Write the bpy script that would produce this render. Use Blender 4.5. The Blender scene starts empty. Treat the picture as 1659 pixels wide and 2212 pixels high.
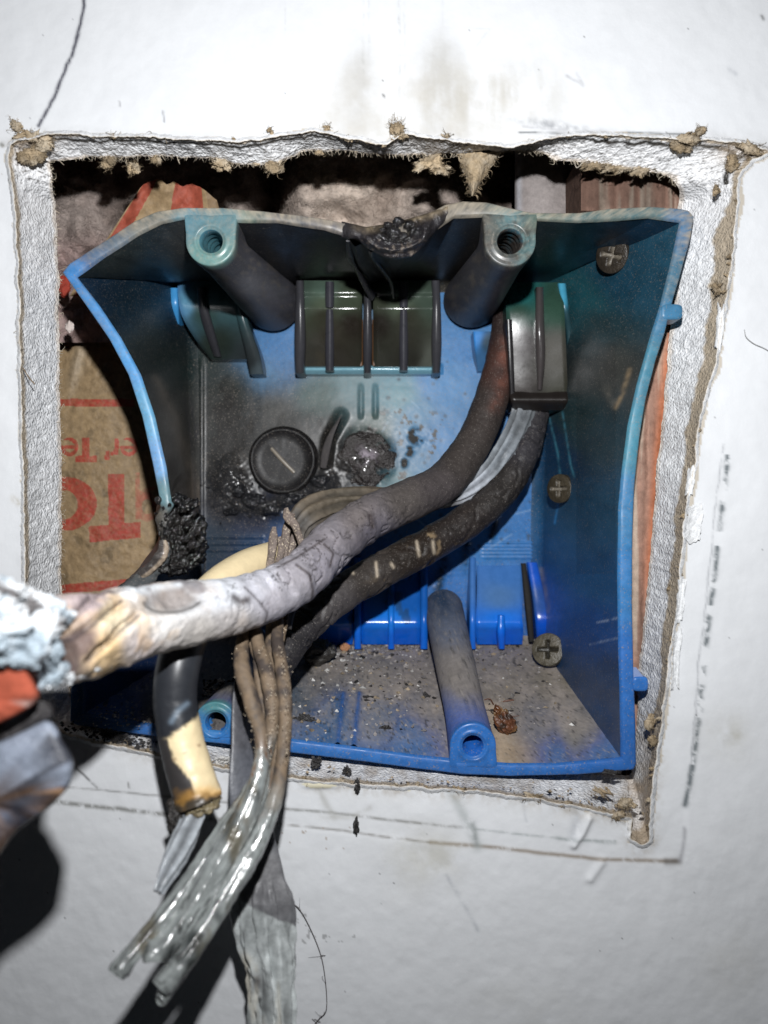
import bpy, math, random
import numpy as np
from mathutils import Vector
random.seed(7)
rng = np.random.default_rng(11)
S = bpy.context.scene
COL = S.collection
S.unit_settings.system = 'METRIC'
S.unit_settings.scale_length = 0.01          # one unit is a centimetre
CD = 16.0                                    # camera distance to the wall face

# ------------------------------------------------------------------ camera, world, flash, exposure
cam_d = bpy.data.cameras.new('camera')
cam = bpy.data.objects.new('camera', cam_d); COL.objects.link(cam)
cam.location = (0, -CD, 0); cam.rotation_euler = (math.pi/2, 0, 0)
cam_d.sensor_fit = 'VERTICAL'; cam_d.sensor_height = 24.0
cam_d.lens = 24.0*CD/22.12
cam_d.clip_start = 0.5; cam_d.clip_end = 300
cam_d.dof.use_dof = True; cam_d.dof.focus_distance = 18.0
cam_d.dof.aperture_fstop = cam_d.lens*.001/(2*.095)      # lens opening of 1.9 mm
S.camera = cam
wd = bpy.data.worlds.new('World'); S.world = wd; wd.use_nodes = True
wd.node_tree.nodes['Background'].inputs[0].default_value = (0.75, 0.85, 1, 1)
wd.node_tree.nodes['Background'].inputs[1].default_value = 0.010
ld = bpy.data.lights.new('phone_flash', 'SPOT'); ld.energy = 19600; ld.spot_size = math.radians(165); ld.spot_blend = 1; ld.shadow_soft_size = 0.28
ld.color = (0.985, 0.99, 1.0)
lo = bpy.data.objects.new('phone_flash', ld); COL.objects.link(lo); lo.location = (0.2, -15.6, 4.2); lo.rotation_euler = (math.radians(92), 0, 0)
S.view_settings.view_transform = 'Standard'
try: S.view_settings.look = 'None'
except Exception: pass
S.view_settings.gamma = 1; S.view_settings.exposure = 0
S.render.engine = 'CYCLES'
S.cycles.max_bounces = 6

# ------------------------------------------------------------------ helpers
def W(px, py, d):
    """a point seen at display pixel (px,py) that stands d cm behind the wall face"""
    px = np.asarray(px, float); py = np.asarray(py, float); d = np.asarray(d, float)
    k = (CD+d)/CD/100
    return np.stack(np.broadcast_arrays((px-829.5)*k, d, (1106-py)*k), -1)
def Pj(v):
    k = CD/(CD+v[..., 1])*100
    return 829.5+v[..., 0]*k, 1106-v[..., 2]*k
def lin(c):
    c = np.asarray(c, float)/255
    return np.where(c < .04045, c/12.92, ((c+.055)/1.055)**2.4)
def C(r, g, b, E=.8): return np.clip(lin((r, g, b))/E, 0.002, .92)
def hsh(x, y, z):
    h = (x.astype(np.int64)*374761393 + y.astype(np.int64)*668265263 + z.astype(np.int64)*2147483647) & 0xffffffff
    h = ((h ^ (h >> 13))*1274126177) & 0xffffffff
    h = ((h ^ (h >> 15))*2246822519) & 0xffffffff
    return ((h ^ (h >> 16)) & 0xffffff)/float(0xffffff)
def vn(x, y, z=0.):
    x, y, z = np.broadcast_arrays(np.asarray(x, float), np.asarray(y, float), np.asarray(z, float))
    xi, yi, zi = np.floor(x), np.floor(y), np.floor(z)
    fx, fy, fz = x-xi, y-yi, z-zi
    fx = fx*fx*(3-2*fx); fy = fy*fy*(3-2*fy); fz = fz*fz*(3-2*fz)
    r = 0
    for a in (0, 1):
        for b in (0, 1):
            for c in (0, 1):
                w = (fx if a else 1-fx)*(fy if b else 1-fy)*(fz if c else 1-fz)
                r = r+w*hsh(xi+a, yi+b, zi+c)
    return r*2-1
def fbm(x, y, z=0., o=4, g=.55):
    r = 0; a = 1; t = 0
    for i in range(o):
        r = r+a*vn(x*2**i+17.3*i, y*2**i-9.1*i, np.asarray(z, float)*2**i+3.7*i); t += a; a *= g
    return r/t
def ss(a, b, x):
    t = np.clip((x-a)/(b-a), 0, 1); return t*t*(3-2*t)
def mixc(a, b, t):
    t = np.asarray(t)[..., None]; return a*(1-t)+np.asarray(b)*t
def swatch(px, py, sw, E, p=2.0, eps=900):
    num = 0; den = 0
    for (x, y, c) in sw:
        w = 1/((px-x)**2+(py-y)**2+eps)**p
        num = num+w[..., None]*lin(c); den = den+w
    return np.clip(num/den[..., None]/E, .002, .92)
def segdist(px, py, pts):
    """distance to a polyline and the position along it"""
    best = np.full(np.shape(px), 1e9); tt = np.zeros(np.shape(px)); L = 0
    for (x0, y0), (x1, y1) in zip(pts[:-1], pts[1:]):
        l = math.hypot(x1-x0, y1-y0)
        t = np.clip(((px-x0)*(x1-x0)+(py-y0)*(y1-y0))/(l*l+1e-9), 0, 1)
        d = np.hypot(px-x0-t*(x1-x0), py-y0-t*(y1-y0))
        m = d < best; best = np.where(m, d, best); tt = np.where(m, L+t*l, tt); L += l
    return best, tt/L
def resample(pts, n):
    p = np.asarray(pts, float); s = np.r_[0, np.cumsum(np.linalg.norm(np.diff(p, axis=0), axis=1))]
    t = np.linspace(0, s[-1], n)
    return np.stack([np.interp(t, s, p[:, i]) for i in range(p.shape[1])], -1)
def catmull(pts, n):
    p = np.asarray(pts, float); P0 = np.vstack([2*p[0]-p[1], p, 2*p[-1]-p[-2]])
    m = len(p)-1; t = np.linspace(0, m, n); i = np.minimum(t.astype(int), m-1); f = (t-i)[:, None]
    a, b, c, d = P0[i], P0[i+1], P0[i+2], P0[i+3]
    return .5*((2*b)+(-a+c)*f+(2*a-5*b+4*c-d)*f**2+(-a+3*b-3*c+d)*f**3)

def link(o, parent=None):
    COL.objects.link(o)
    if parent is not None:
        o.parent = parent
        o.matrix_parent_inverse = parent.matrix_basis.inverted()
    return o
def mesh(name, V, F, col, mat, parent=None, rough=None, smooth=True):
    V = np.asarray(V, float).reshape(-1, 3)
    me = bpy.data.meshes.new(name)
    F = np.asarray(F)
    n = len(F); k = F.shape[1]
    me.vertices.add(len(V)); me.vertices.foreach_set('co', V.ravel())
    me.loops.add(n*k); me.loops.foreach_set('vertex_index', F.ravel().astype(np.int32))
    me.polygons.add(n); me.polygons.foreach_set('loop_start', (np.arange(n)*k).astype(np.int32))
    me.polygons.foreach_set('loop_total', np.full(n, k, np.int32))
    me.update(calc_edges=True); me.validate()
    if len(me.polygons): me.polygons.foreach_set('use_smooth', np.full(len(me.polygons), smooth))
    c = np.ones((len(V), 4)); col = np.asarray(col, float)
    c[:, :3] = col.reshape(-1, 3) if col.size > 3 else col
    c[:, 3] = .5 if rough is None else np.clip(np.asarray(rough).ravel(), .03, 1)
    at = me.color_attributes.new('Col', 'FLOAT_COLOR', 'POINT'); at.data.foreach_set('color', c.ravel())
    me.materials.append(mat)
    return link(bpy.data.objects.new(name, me), parent)
def gridF(nu, nv, off=0, wrapv=False):
    """quads of a grid with nu rows and nv columns"""
    i, j = np.meshgrid(np.arange(nu-1), np.arange(nv if wrapv else nv-1), indexing='ij')
    j2 = (j+1) % nv
    return np.stack([i*nv+j, i*nv+j2, (i+1)*nv+j2, (i+1)*nv+j], -1).reshape(-1, 4)+off
class MB:
    """collects pieces into one mesh"""
    def __init__(s): s.V = []; s.F = []; s.c = []; s.r = []; s.n = 0
    def add(s, V, F, col, rough=.5):
        V = np.asarray(V, float).reshape(-1, 3); col = np.asarray(col, float)
        s.V.append(V); F = np.asarray(F)
        if F.shape[1] == 3: F = np.c_[F, F[:, 2]]
        s.F.append(F+s.n); s.n += len(V)
        s.c.append(np.broadcast_to(col.reshape(-1, 3) if col.size > 3 else col.reshape(1, 3), (len(V), 3)))
        s.r.append(np.broadcast_to(np.asarray(rough, float).ravel(), (len(V),)) if np.size(rough) in (1, len(V)) else rough)
    def grid(s, V, col, rough=.5, wrap=False):
        s.add(V.reshape(-1, 3), gridF(V.shape[0], V.shape[1], 0, wrap), col, rough)
    def build(s, name, mat, parent=None, smooth=True):
        V = np.vstack(s.V); F = np.vstack(s.F); c = np.vstack(s.c); r = np.concatenate(s.r)
        tri = F[:, 2] == F[:, 3]
        me = bpy.data.meshes.new(name)
        if tri.any():
            lens = np.where(tri, 3, 4); idx = np.concatenate([f[:k] for f, k in zip(F, lens)]) if len(F) < 60000 else F[:, :4].ravel()
        else:
            lens = np.full(len(F), 4); idx = F.ravel()
        me.vertices.add(len(V)); me.vertices.foreach_set('co', V.ravel())
        me.loops.add(len(idx)); me.loops.foreach_set('vertex_index', idx.astype(np.int32))
        me.polygons.add(len(F)); st = np.r_[0, np.cumsum(lens)[:-1]]
        me.polygons.foreach_set('loop_start', st.astype(np.int32)); me.polygons.foreach_set('loop_total', lens.astype(np.int32))
        me.update(calc_edges=True); me.validate()
        me.polygons.foreach_set('use_smooth', np.full(len(me.polygons), smooth))
        cc = np.ones((len(V), 4)); cc[:, :3] = c; cc[:, 3] = np.clip(r, .03, 1)
        at = me.color_attributes.new('Col', 'FLOAT_COLOR', 'POINT'); at.data.foreach_set('color', cc.ravel())
        me.materials.append(mat)
        return link(bpy.data.objects.new(name, me), parent)
def thing(name, label, cat, loc=(0, 0, 0), group=None):
    o = bpy.data.objects.new(name, None); o.location = tuple(float(v) for v in loc); o.empty_display_size = .2
    COL.objects.link(o); o['label'] = label; o['category'] = cat
    if group: o['group'] = group
    return o
def tag(o, label=None, cat=None, group=None, kind=None):
    if label: o['label'] = label
    if cat: o['category'] = cat
    if group: o['group'] = group
    if kind: o['kind'] = kind
    return o

def mat(name, bump=.0, bscale=8., bdist=.05, vari=.12, vscale=12., spec=.5, coat=0., kind='noise', metal=0., sss=0., speck=None, rvar=.0):
    m = bpy.data.materials.new(name); m.use_nodes = True; nt = m.node_tree; N = nt.nodes; L = nt.links
    p = N['Principled BSDF']; at = N.new('ShaderNodeAttribute'); at.attribute_name = 'Col'
    tc = N.new('ShaderNodeTexCoord')
    no = N.new('ShaderNodeTexNoise'); no.inputs['Scale'].default_value = vscale; no.inputs['Detail'].default_value = 6; no.inputs['Roughness'].default_value = .65
    L.new(tc.outputs['Object'], no.inputs['Vector'])
    mr = N.new('ShaderNodeMapRange'); mr.inputs['From Min'].default_value = .25; mr.inputs['From Max'].default_value = .75
    mr.inputs['To Min'].default_value = 1-vari; mr.inputs['To Max'].default_value = 1+vari
    L.new(no.outputs['Fac'], mr.inputs['Value'])
    mx = N.new('ShaderNodeVectorMath'); mx.operation = 'SCALE'
    L.new(at.outputs['Color'], mx.inputs[0]); L.new(mr.outputs[0], mx.inputs['Scale'])
    out = mx.outputs[0]
    if speck:
        sc, th, colr, amt = speck
        n2 = N.new('ShaderNodeTexNoise'); n2.inputs['Scale'].default_value = sc; n2.inputs['Detail'].default_value = 3
        L.new(tc.outputs['Object'], n2.inputs['Vector'])
        m2 = N.new('ShaderNodeMapRange'); m2.inputs['From Min'].default_value = th; m2.inputs['From Max'].default_value = th+.06; m2.inputs['To Max'].default_value = amt
        L.new(n2.outputs['Fac'], m2.inputs['Value'])
        mm = N.new('ShaderNodeMix'); mm.data_type = 'RGBA'; L.new(m2.outputs[0], mm.inputs[0]); L.new(out, mm.inputs[6]); mm.inputs[7].default_value = (*colr, 1)
        out = mm.outputs[2]
    L.new(out, p.inputs['Base Color'])
    if rvar:
        ra = N.new('ShaderNodeMath'); ra.operation = 'MULTIPLY_ADD'; L.new(no.outputs['Fac'], ra.inputs[0]); ra.inputs[1].default_value = rvar; 
        rb = N.new('ShaderNodeMath'); rb.operation = 'SUBTRACT'; L.new(at.outputs['Alpha'], rb.inputs[0]); rb.inputs[1].default_value = rvar*.5
        L.new(rb.outputs[0], ra.inputs[2]); L.new(ra.outputs[0], p.inputs['Roughness'])
    else: L.new(at.outputs['Alpha'], p.inputs['Roughness'])
    p.inputs['Specular IOR Level'].default_value = spec
    if coat:
        cm = N.new('ShaderNodeMapRange'); cm.inputs['From Min'].default_value = .22; cm.inputs['From Max'].default_value = .45; cm.inputs['To Min'].default_value = coat; cm.inputs['To Max'].default_value = 0
        L.new(at.outputs['Alpha'], cm.inputs['Value']); L.new(cm.outputs[0], p.inputs['Coat Weight'])
    p.inputs['Coat Roughness'].default_value = .08
    p.inputs['Metallic'].default_value = metal
    if bump:
        if kind == 'voronoi':
            t = N.new('ShaderNodeTexVoronoi'); t.feature = 'SMOOTH_F1'; t.inputs['Scale'].default_value = bscale; o_ = t.outputs['Distance']
            nn = N.new('ShaderNodeTexNoise'); nn.inputs['Scale'].default_value = bscale*.6
            L.new(tc.outputs['Object'], nn.inputs['Vector'])
            va = N.new('ShaderNodeVectorMath'); va.operation = 'MULTIPLY_ADD'; L.new(nn.outputs['Color'], va.inputs[0]); va.inputs[1].default_value = (1.2/bscale,)*3
            L.new(tc.outputs['Object'], va.inputs[2]); L.new(va.outputs[0], t.inputs['Vector'])
        else:
            t = N.new('ShaderNodeTexNoise'); t.inputs['Scale'].default_value = bscale; t.inputs['Detail'].default_value = 8; t.inputs['Roughness'].default_value = .6; o_ = t.outputs['Fac']
            L.new(tc.outputs['Object'], t.inputs['Vector'])
        b = N.new('ShaderNodeBump'); b.inputs['Strength'].default_value = bump; b.inputs['Distance'].default_value = bdist
        L.new(o_, b.inputs['Height']); L.new(b.outputs[0], p.inputs['Normal'])
    return m
M_wall = mat('painted_drywall', bump=.30, bscale=3.6, bdist=.03, vari=.03, vscale=3, spec=.3)
M_gyp = mat('gypsum', bump=.75, bscale=19, bdist=.05, vari=.14, vscale=14, kind='voronoi', spec=.5)
M_paper = mat('torn_paper', bump=.6, bscale=14, bdist=.06, vari=.25, vscale=10, spec=.2)
M_plastic = mat('sooty_plastic', bump=.07, bscale=7, bdist=.02, vari=.2, vscale=7, spec=.30, speck=(26, .61, (.24, .21, .18), .6), rvar=.25)
M_plainpl = mat('blue_plastic', bump=.12, bscale=5, bdist=.03, vari=.10, vscale=5, spec=.5, rvar=.2)
M_char = mat('glossy_char', bump=.7, bscale=9, bdist=.10, vari=.4, vscale=7, spec=.6, coat=.35)
M_cable = mat('charred_jacket', bump=.5, bscale=8, bdist=.05, vari=.22, vscale=8, spec=.35, speck=(30, .62, (.3, .27, .24), .5))
M_ash = mat('white_ash', bump=.6, bscale=5, bdist=.10, vari=.2, vscale=5, spec=.4)
M_gloss = mat('fused_insulation', bump=.35, bscale=6, bdist=.05, vari=.35, vscale=5, spec=.7, coat=.6, rvar=.5)
M_dust = mat('dusty_strand', bump=.8, bscale=16, bdist=.05, vari=.35, vscale=16, spec=.3, speck=(22, .58, (.5, .42, .32), .8))
M_screw = mat('rusty_steel', bump=.6, bscale=12, bdist=.04, vari=.35, vscale=9, spec=.5)
M_crumb = mat('crumbs', bump=.5, bscale=20, bdist=.03, vari=.3, vscale=15, spec=.25)
M_wool = mat('glass_wool', bump=.8, bscale=9, bdist=.10, vari=.25, vscale=5, spec=.1)
M_kraft = mat('kraft_paper', bump=.5, bscale=7, bdist=.06, vari=.28, vscale=6, spec=.3)
M_wood = mat('rough_wood', bump=.6, bscale=6, bdist=.06, vari=.3, vscale=5, spec=.2)
M_dark = mat('cavity_dark', vari=.2, spec=.1)
M_metal = mat('galvanised', bump=.3, bscale=5, bdist=.03, vari=.2, spec=.5)

def tube(mb, ctrl, n=160, m=28, colf=None, rough=.6, disp=None, flat=1., twist=0., cap=True, aspect=None):
    """ctrl rows: (px, py, depth, radius).  flat squeezes the section; twist in radians along it"""
    c = catmull(ctrl, n); cen = W(c[:, 0], c[:, 1], c[:, 2]); r = c[:, 3]
    T = np.gradient(cen, axis=0); T /= np.linalg.norm(T, axis=1)[:, None]
    up = np.array([0, -1., 0]); A = np.cross(T, up); A /= np.linalg.norm(A, axis=1)[:, None]; B = np.cross(A, T)   # A: sideways, B: to the camera
    th = np.linspace(0, 2*math.pi, m, endpoint=False)
    u = np.linspace(0, 1, n)
    tw = (np.interp(u, *zip(*twist)) if isinstance(twist, (list, tuple)) else twist*u)
    fl = (np.interp(u, *zip(*flat)) if isinstance(flat, (list, tuple)) else np.full(n, flat))
    U, TH = np.meshgrid(u, th, indexing='ij')
    ca = np.cos(TH); sb = np.sin(TH)*fl[:, None]
    ct, st = np.cos(tw)[:, None], np.sin(tw)[:, None]
    a = ca*ct-sb*st; b = ca*st+sb*ct
    V = cen[:, None]+r[:, None, None]*(a[..., None]*A[:, None]+b[..., None]*B[:, None])
    nrm = (a[..., None]*A[:, None]+b[..., None]*B[:, None]); nrm /= np.linalg.norm(nrm, axis=-1)[..., None]+1e-9
    dv = 0
    if disp is not None:
        dv = disp(U, TH, V); V = V+nrm*dv[..., None]
    px, py = Pj(V)
    col = colf(U, TH, V, px, py, dv) if colf else np.array((.3, .3, .3))
    ro = rough(U, TH, V, px, py) if callable(rough) else np.full(U.shape, rough)
    mb.grid(V, col, ro, True)
    if cap:
        for k, s in ((0, 1), (n-1, -1)):
            ring = V[k]; cc = ring.mean(0)
            rings = [ring*(1-q)+cc*q for q in (.35, .75)]
            VV = np.stack([ring]+rings+[np.repeat(cc[None], m, 0)])
            c0 = col.reshape(n, m, 3)[k] if np.size(col) > 3 else np.broadcast_to(col, (m, 3))
            mb.grid(VV, np.stack([c0, c0*.8, c0*.6, c0*.6]), float(np.mean(ro[k])), True)
    return V, cen
def blob(mb, cx, cy, cd, rx, ry, rz, amp=.25, f=1.5, seed=0, col=(.3, .3, .3), rough=.5, n=40, colf=None, rot=0., o=4):
    """lumpy closed body, half-axes in cm"""
    th = np.linspace(0.001, math.pi-.001, n); ph = np.linspace(0, 2*math.pi, n*2, endpoint=False)
    T, P = np.meshgrid(th, ph, indexing='ij')
    d = np.stack([np.sin(T)*np.cos(P), np.sin(T)*np.sin(P), np.cos(T)], -1)
    k = 1+amp*fbm(d[..., 0]*f+seed, d[..., 1]*f, d[..., 2]*f+seed*1.7, o)
    v = d*k[..., None]*np.array([rx, rz, ry])
    cr, sr = math.cos(rot), math.sin(rot)
    x = v[..., 0]*cr-v[..., 2]*sr; z = v[..., 0]*sr+v[..., 2]*cr
    v = np.stack([x, v[..., 1], z], -1)+W(cx, cy, cd)
    px, py = Pj(v)
    c = colf(v, px, py, k) if colf else np.asarray(col)
    mb.grid(v, c, rough, True)
def fiber(mb, p0, p1, r=.012, sag=.15, col=(.4, .33, .22), n=7):
    p0 = np.asarray(p0, float); p1 = np.asarray(p1, float); t = np.linspace(0, 1, n)[:, None]
    k = rng.normal(0, 1, 3)*np.linalg.norm(p1-p0)*sag
    c = p0*(1-t)+p1*t+k*np.sin(t*math.pi)*1.0
    T = p1-p0; T = T/(np.linalg.norm(T)+1e-9); a = np.cross(T, (.3, 1, .2)); a /= np.linalg.norm(a)+1e-9; b = np.cross(T, a)
    th = np.arange(4)*math.pi/2
    V = c[:, None]+(np.cos(th)[:, None]*a+np.sin(th)[:, None]*b)[None]*r*(1-.6*t)[:, None]
    mb.grid(V, np.asarray(col), .8, True)

# ------------------------------------------------------------------ the wall with its torn hole
outer = [(25,310),(70,296),(120,290),(250,296),(400,300),(520,306),(600,295),(680,283),(760,300),(830,312),(870,290),(940,300),(1000,308),(1100,318),(1200,300),(1280,290),(1400,296),(1500,302),(1590,306),(1640,318),(1664,330),(1625,345),(1597,370),(1590,450),(1580,560),(1565,650),(1560,700),(1540,800),(1512,900),(1500,1000),(1480,1100),(1470,1200),(1468,1250),(1455,1350),(1440,1450),(1430,1550),(1416,1650),(1405,1720),(1405,1820),(1385,1826),(1362,1812),(1368,1768),(1300,1752),(1200,1732),(1100,1716),(1000,1706),(900,1700),(700,1690),(640,1682),(500,1662),(400,1642),(250,1612),(150,1592),(100,1560),(62,1450),(55,1250),(50,1000),(45,800),(40,600),(32,450),(20,340)]
inner = [(105,350),(160,343),(210,340),(290,338),(350,336),(450,342),(530,356),(600,354),(650,328),(750,326),(840,334),(900,336),(1000,331),(1100,326),(1140,328),(1170,330),(1200,345),(1260,352),(1330,362),(1400,372),(1430,375),(1450,385),(1462,398),(1470,410),(1462,470),(1458,560),(1455,650),(1445,730),(1440,800),(1432,900),(1420,1000),(1412,1100),(1405,1200),(1402,1250),(1390,1350),(1380,1450),(1376,1550),(1372,1620),(1368,1650),(1364,1668),(1358,1672),(1350,1674),(1335,1672),(1300,1668),(1200,1656),(1100,1648),(1000,1640),(900,1632),(700,1610),(640,1600),(500,1585),(400,1570),(250,1550),(180,1540),(150,1500),(142,1400),(133,1250),(133,1000),(130,800),(128,600),(120,450),(110,370)]
NB = 1500
def closed(p): return list(p)+[p[0]]
# matched resampling: parametrise both by the outer vertex index
anc = [((25,310),(105,350)),((830,312),(840,334)),((1597,370),(1462,398)),((1500,1000),(1420,1000)),((1405,1720),(1368,1650)),((1368,1768),(1350,1674)),((700,1690),(700,1610)),((150,1592),(180,1540)),((50,1000),(133,1000))]
def split(pts, keys):
    k = [pts.index(q) for q in keys]; out = []
    for i, a_ in enumerate(k):
        b_ = k[(i+1) % len(k)]; out.append(pts[a_:b_+1] if b_ > a_ else pts[a_:]+pts[:b_+1])
    return out
OD, ID = [], []
for so, si in zip(split(outer, [a_[0] for a_ in anc]), split(inner, [a_[1] for a_ in anc])):
    p_ = np.array(so, float); n_ = int(np.linalg.norm(np.diff(p_, axis=0), axis=1).sum()/3)+2
    OD.append(resample(so, n_)[:-1]); ID.append(resample(si, n_)[:-1])
OD = np.vstack(OD); ID = np.vstack(ID)
def smoothloop(p, k=5):
    q = p.copy()
    for _ in range(k): q = .5*q+.25*(np.roll(q, 1, 0)+np.roll(q, -1, 0))
    return q
OD = smoothloop(OD); ID = smoothloop(ID)
ii = np.arange(len(OD))
def nloop(p, f, amp, seed):      # ragged outline, closed
    return p+np.stack([fbm(p[:, 0]*f+seed, p[:, 1]*f, 0, 5, .7), fbm(p[:, 0]*f+seed+50, p[:, 1]*f, 5, 5, .7)], -1)*amp
OD = nloop(OD, .03, 7, 3); ID = nloop(ID, .03, 6, 31)

st = 3.4
xs = np.r_[np.arange(-1900, -60, 60), np.arange(-40, 1700, st), np.arange(1730, 3500, 60)]
ys = np.r_[np.arange(-1900, -60, 60), np.arange(-40, 2255, st), np.arange(2290, 4000, 60)]
X, Y = np.meshgrid(xs, ys, indexing='ij')
ins = np.zeros(X.shape, bool)
P1 = OD; P2 = np.roll(OD, -1, 0)
for j, y in enumerate(ys):
    m = (P1[:, 1] > y) != (P2[:, 1] > y)
    if not m.any(): continue
    xc = np.sort(P1[m, 0]+(y-P1[m, 1])/(P2[m, 1]-P1[m, 1])*(P2[m, 0]-P1[m, 0]))
    for a, b in zip(xc[::2], xc[1::2]): ins[(xs > a) & (xs < b), j] = True
fo = ~(ins[:-1, :-1] & ins[1:, :-1] & ins[:-1, 1:] & ins[1:, 1:])
use = np.zeros(X.shape, bool)
for a in (0, 1):
    for b in (0, 1): use[a:a+fo.shape[0], b:b+fo.shape[1]] |= fo
mv = use & ins
XX, YY = X.copy(), Y.copy(); q = np.argwhere(mv)
for i, j in q:
    d = (OD[:, 0]-X[i, j])**2+(OD[:, 1]-Y[i, j])**2; k = d.argmin(); XX[i, j], YY[i, j] = OD[k]
# relief of the painted face
edge = np.full(X.shape, 400.)
near = use & (XX > -40) & (XX < 1700) & (YY > 200) & (YY < 1900)
ni = np.argwhere(near); cc = OD[::2]
dd = np.full(len(ni), 1e9); pt = np.stack([XX[near], YY[near]], -1)
for s in range(0, len(pt), 20000):
    blk = pt[s:s+20000]; dd[s:s+20000] = np.sqrt(((blk[:, None]-cc[None])**2).sum(-1).min(1))
edge[near] = dd
h = fbm(XX*.012, YY*.012, 1, 3)*.025
rough_zone = ss(1650, 1900, YY)
h += (fbm(XX*.045, YY*.045, 2, 3)*.009)*(.35+.65*rough_zone)
h += .012*np.exp(-(edge/14)**2)         # curled lip
# taped band round the hole stands a little lower than the paint beyond the cut lines
botln = [(0,1722),(80,1728),(365,1762),(600,1782),(815,1806),(930,1820),(1050,1828),(1280,1855),(1468,1862)]
rgtln = [(1560,960),(1545,1100),(1530,1250),(1512,1400),(1500,1550),(1490,1680),(1476,1860)]
bl = np.interp(XX, [p[0] for p in botln], [p[1] for p in botln]); rl = np.interp(YY, [p[1] for p in rgtln], [p[0] for p in rgtln])
low = ss(9, -9, YY-bl)*ss(9, -9, XX-rl)*ss(1550, 1600, YY)
h -= .018*low
col = np.empty(X.shape+(3,)); col[:] = (.655, .67, .69)
col *= (1+.035*fbm(XX*.01, YY*.01, 4, 4))[..., None]
n1 = fbm(XX*.02, YY*.02, 7, 5, .65); n2 = fbm(XX*.09, YY*.09, 3, 4, .7)
nst = fbm(XX*.05, YY*.008, 7, 4, .6)
def stain(m, c, a):
    global col
    col = mixc(col, np.array(c), np.clip(m*a, 0, 1))
w1 = np.exp(-((XX-775)/(18+.20*np.clip(YY-30, 0, 400)))**2)*ss(20, 190, YY)*ss(320, 270, YY)
w2 = np.exp(-((XX-955)/(20+.24*np.clip(YY-20, 0, 400)))**2)*ss(0, 160, YY)*ss(320, 270, YY)
stain(np.clip(w1*(1+.5*n1+.3*nst), 0, 1), (.37, .36, .335), .62)
stain(np.clip(w2*(1+.6*n1+.35*nst), 0, 1), (.37, .36, .335), .72)
stain(np.exp(-((XX-870)/260)**2)*ss(60, 300, YY)*ss(320, 280, YY)*(.6+n1), (.45, .42, .36), .5)
stain(np.exp(-((XX-1080)/150)**2)*np.exp(-((YY-210)/70)**2)*np.clip(.5+n1+nst, 0, 1), (.42, .40, .35), .65)
stain(np.exp(-((XX-1195)/75)**2-((YY-270-(XX-1195)*.12)/9)**2)*np.clip(.5+n2, 0, 1), (.13, .14, .16), .8)
for x0, w, a, y1 in ((785, 2.5, .35, 210), (797, 3, .25, 170), (864, 3.2, .4, 260), (873, 3, .22, 240), (617, 2, .25, 110), (955, 3, .15, 90)):
    stain(np.exp(-((XX-x0-4*fbm(YY*.01, x0, 0, 2))/w)**2)*ss(y1, y1-80, YY)*np.clip(.5+n2*1.4, 0, 1), (.3, .3, .28), a)
def line(pts, w, c, a, brk=.0, sc=.06, seed=0., dots=None):
    x0 = min(p[0] for p in pts)-20; x1 = max(p[0] for p in pts)+20; y0 = min(p[1] for p in pts)-20; y1 = max(p[1] for p in pts)+20
    i0, i1 = np.searchsorted(xs, [x0, x1]); j0, j1 = np.searchsorted(ys, [y0, y1])
    sx, sy = XX[i0:i1, j0:j1], YY[i0:i1, j0:j1]
    jx = fbm(sx*.05+seed, sy*.05, 2, 3)*3
    d, t = segdist(sx+jx, sy+jx*.5, pts)
    m = np.exp(-(d/(w*1.15))**2)
    if brk: m = m*np.clip(.8+fbm(sx*sc+seed, sy*sc, 8, 5, .7)*1.5+(.5-brk), 0, 1)
    if dots: m = m*ss(-.12, .06, fbm(t*dots*.30+seed, sx*.02, 3, 4, .6)+.12*np.sin(t*dots))
    col[i0:i1, j0:j1] = mixc(col[i0:i1, j0:j1], np.array(c), np.clip(m*a, 0, 1))
line([(184,-30),(181,10),(173,60),(155,120),(125,190),(105,232),(83,272)], 3.4, (.03, .03, .05), 1., .02, .2)
line([(1120,286),(1250,290),(1370,286),(1480,291)], 2.2, (.08, .09, .10), .85, .35)
line([(1130,274),(1250,285),(1330,282)], 3, (.3, .3, .32), .5, .5)
line([(85,1697),(200,1706),(365,1722),(500,1735)], 2.2, (.25, .25, .25), .8, .4)
line([(70,1727),(200,1742),(365,1760),(480,1772)], 4.5, (.16, .16, .15), .9, .55, .09)
line([(600,1746),(720,1757),(830,1771),(995,1788)], 2.8, (.2, .2, .19), .85, .4)
line([(1000,1789),(1240,1816),(1330,1818)], 2.4, (.3, .33, .33), .7, .6)
line([(590,1780),(700,1790),(815,1806),(930,1820)], 2.5, (.2, .19, .18), .8, .5)
line([(930,1820),(1050,1829),(1160,1842),(1280,1855),(1400,1860),(1462,1861)], 4, (.22, .18, .14), .9, .1)
line([(1440,1862),(1467,1862)], 6, (.12, .11, .10), .8); line([(1470,1860),(1476,1830),(1480,1790)], 4, (.25, .25, .27), .6, .2)
line([(152,1650),(180,1675),(208,1702)], 2.4, (.08, .08, .08), .85, .2); line([(277,1693),(279,1703)], 2, (.2, .2, .2), .8)
line([(1562,960),(1545,1100),(1528,1280),(1510,1420),(1500,1560),(1488,1680)], 2.0, (.28, .29, .31), .6, .5)
line([(1574,970),(1560,1100),(1543,1250),(1524,1400),(1508,1560),(1492,1680),(1482,1740)], 5.2, (.10, .12, .13), .95, .45, .07, 2., 95)
line([(977,1715),(1000,1760),(1018,1790),(1032,1828)], 10, (.35, .38, .38), .6, .4); line([(1022,1780),(1030,1825)], 5, (.2, .22, .22), .6, .4)
line([(1240,1725),(1245,1780),(1238,1810)], 9, (.40, .42, .45), .55, .4); line([(1130,1735),(1138,1775)], 3, (.45, .47, .5), .5, .3)
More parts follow.
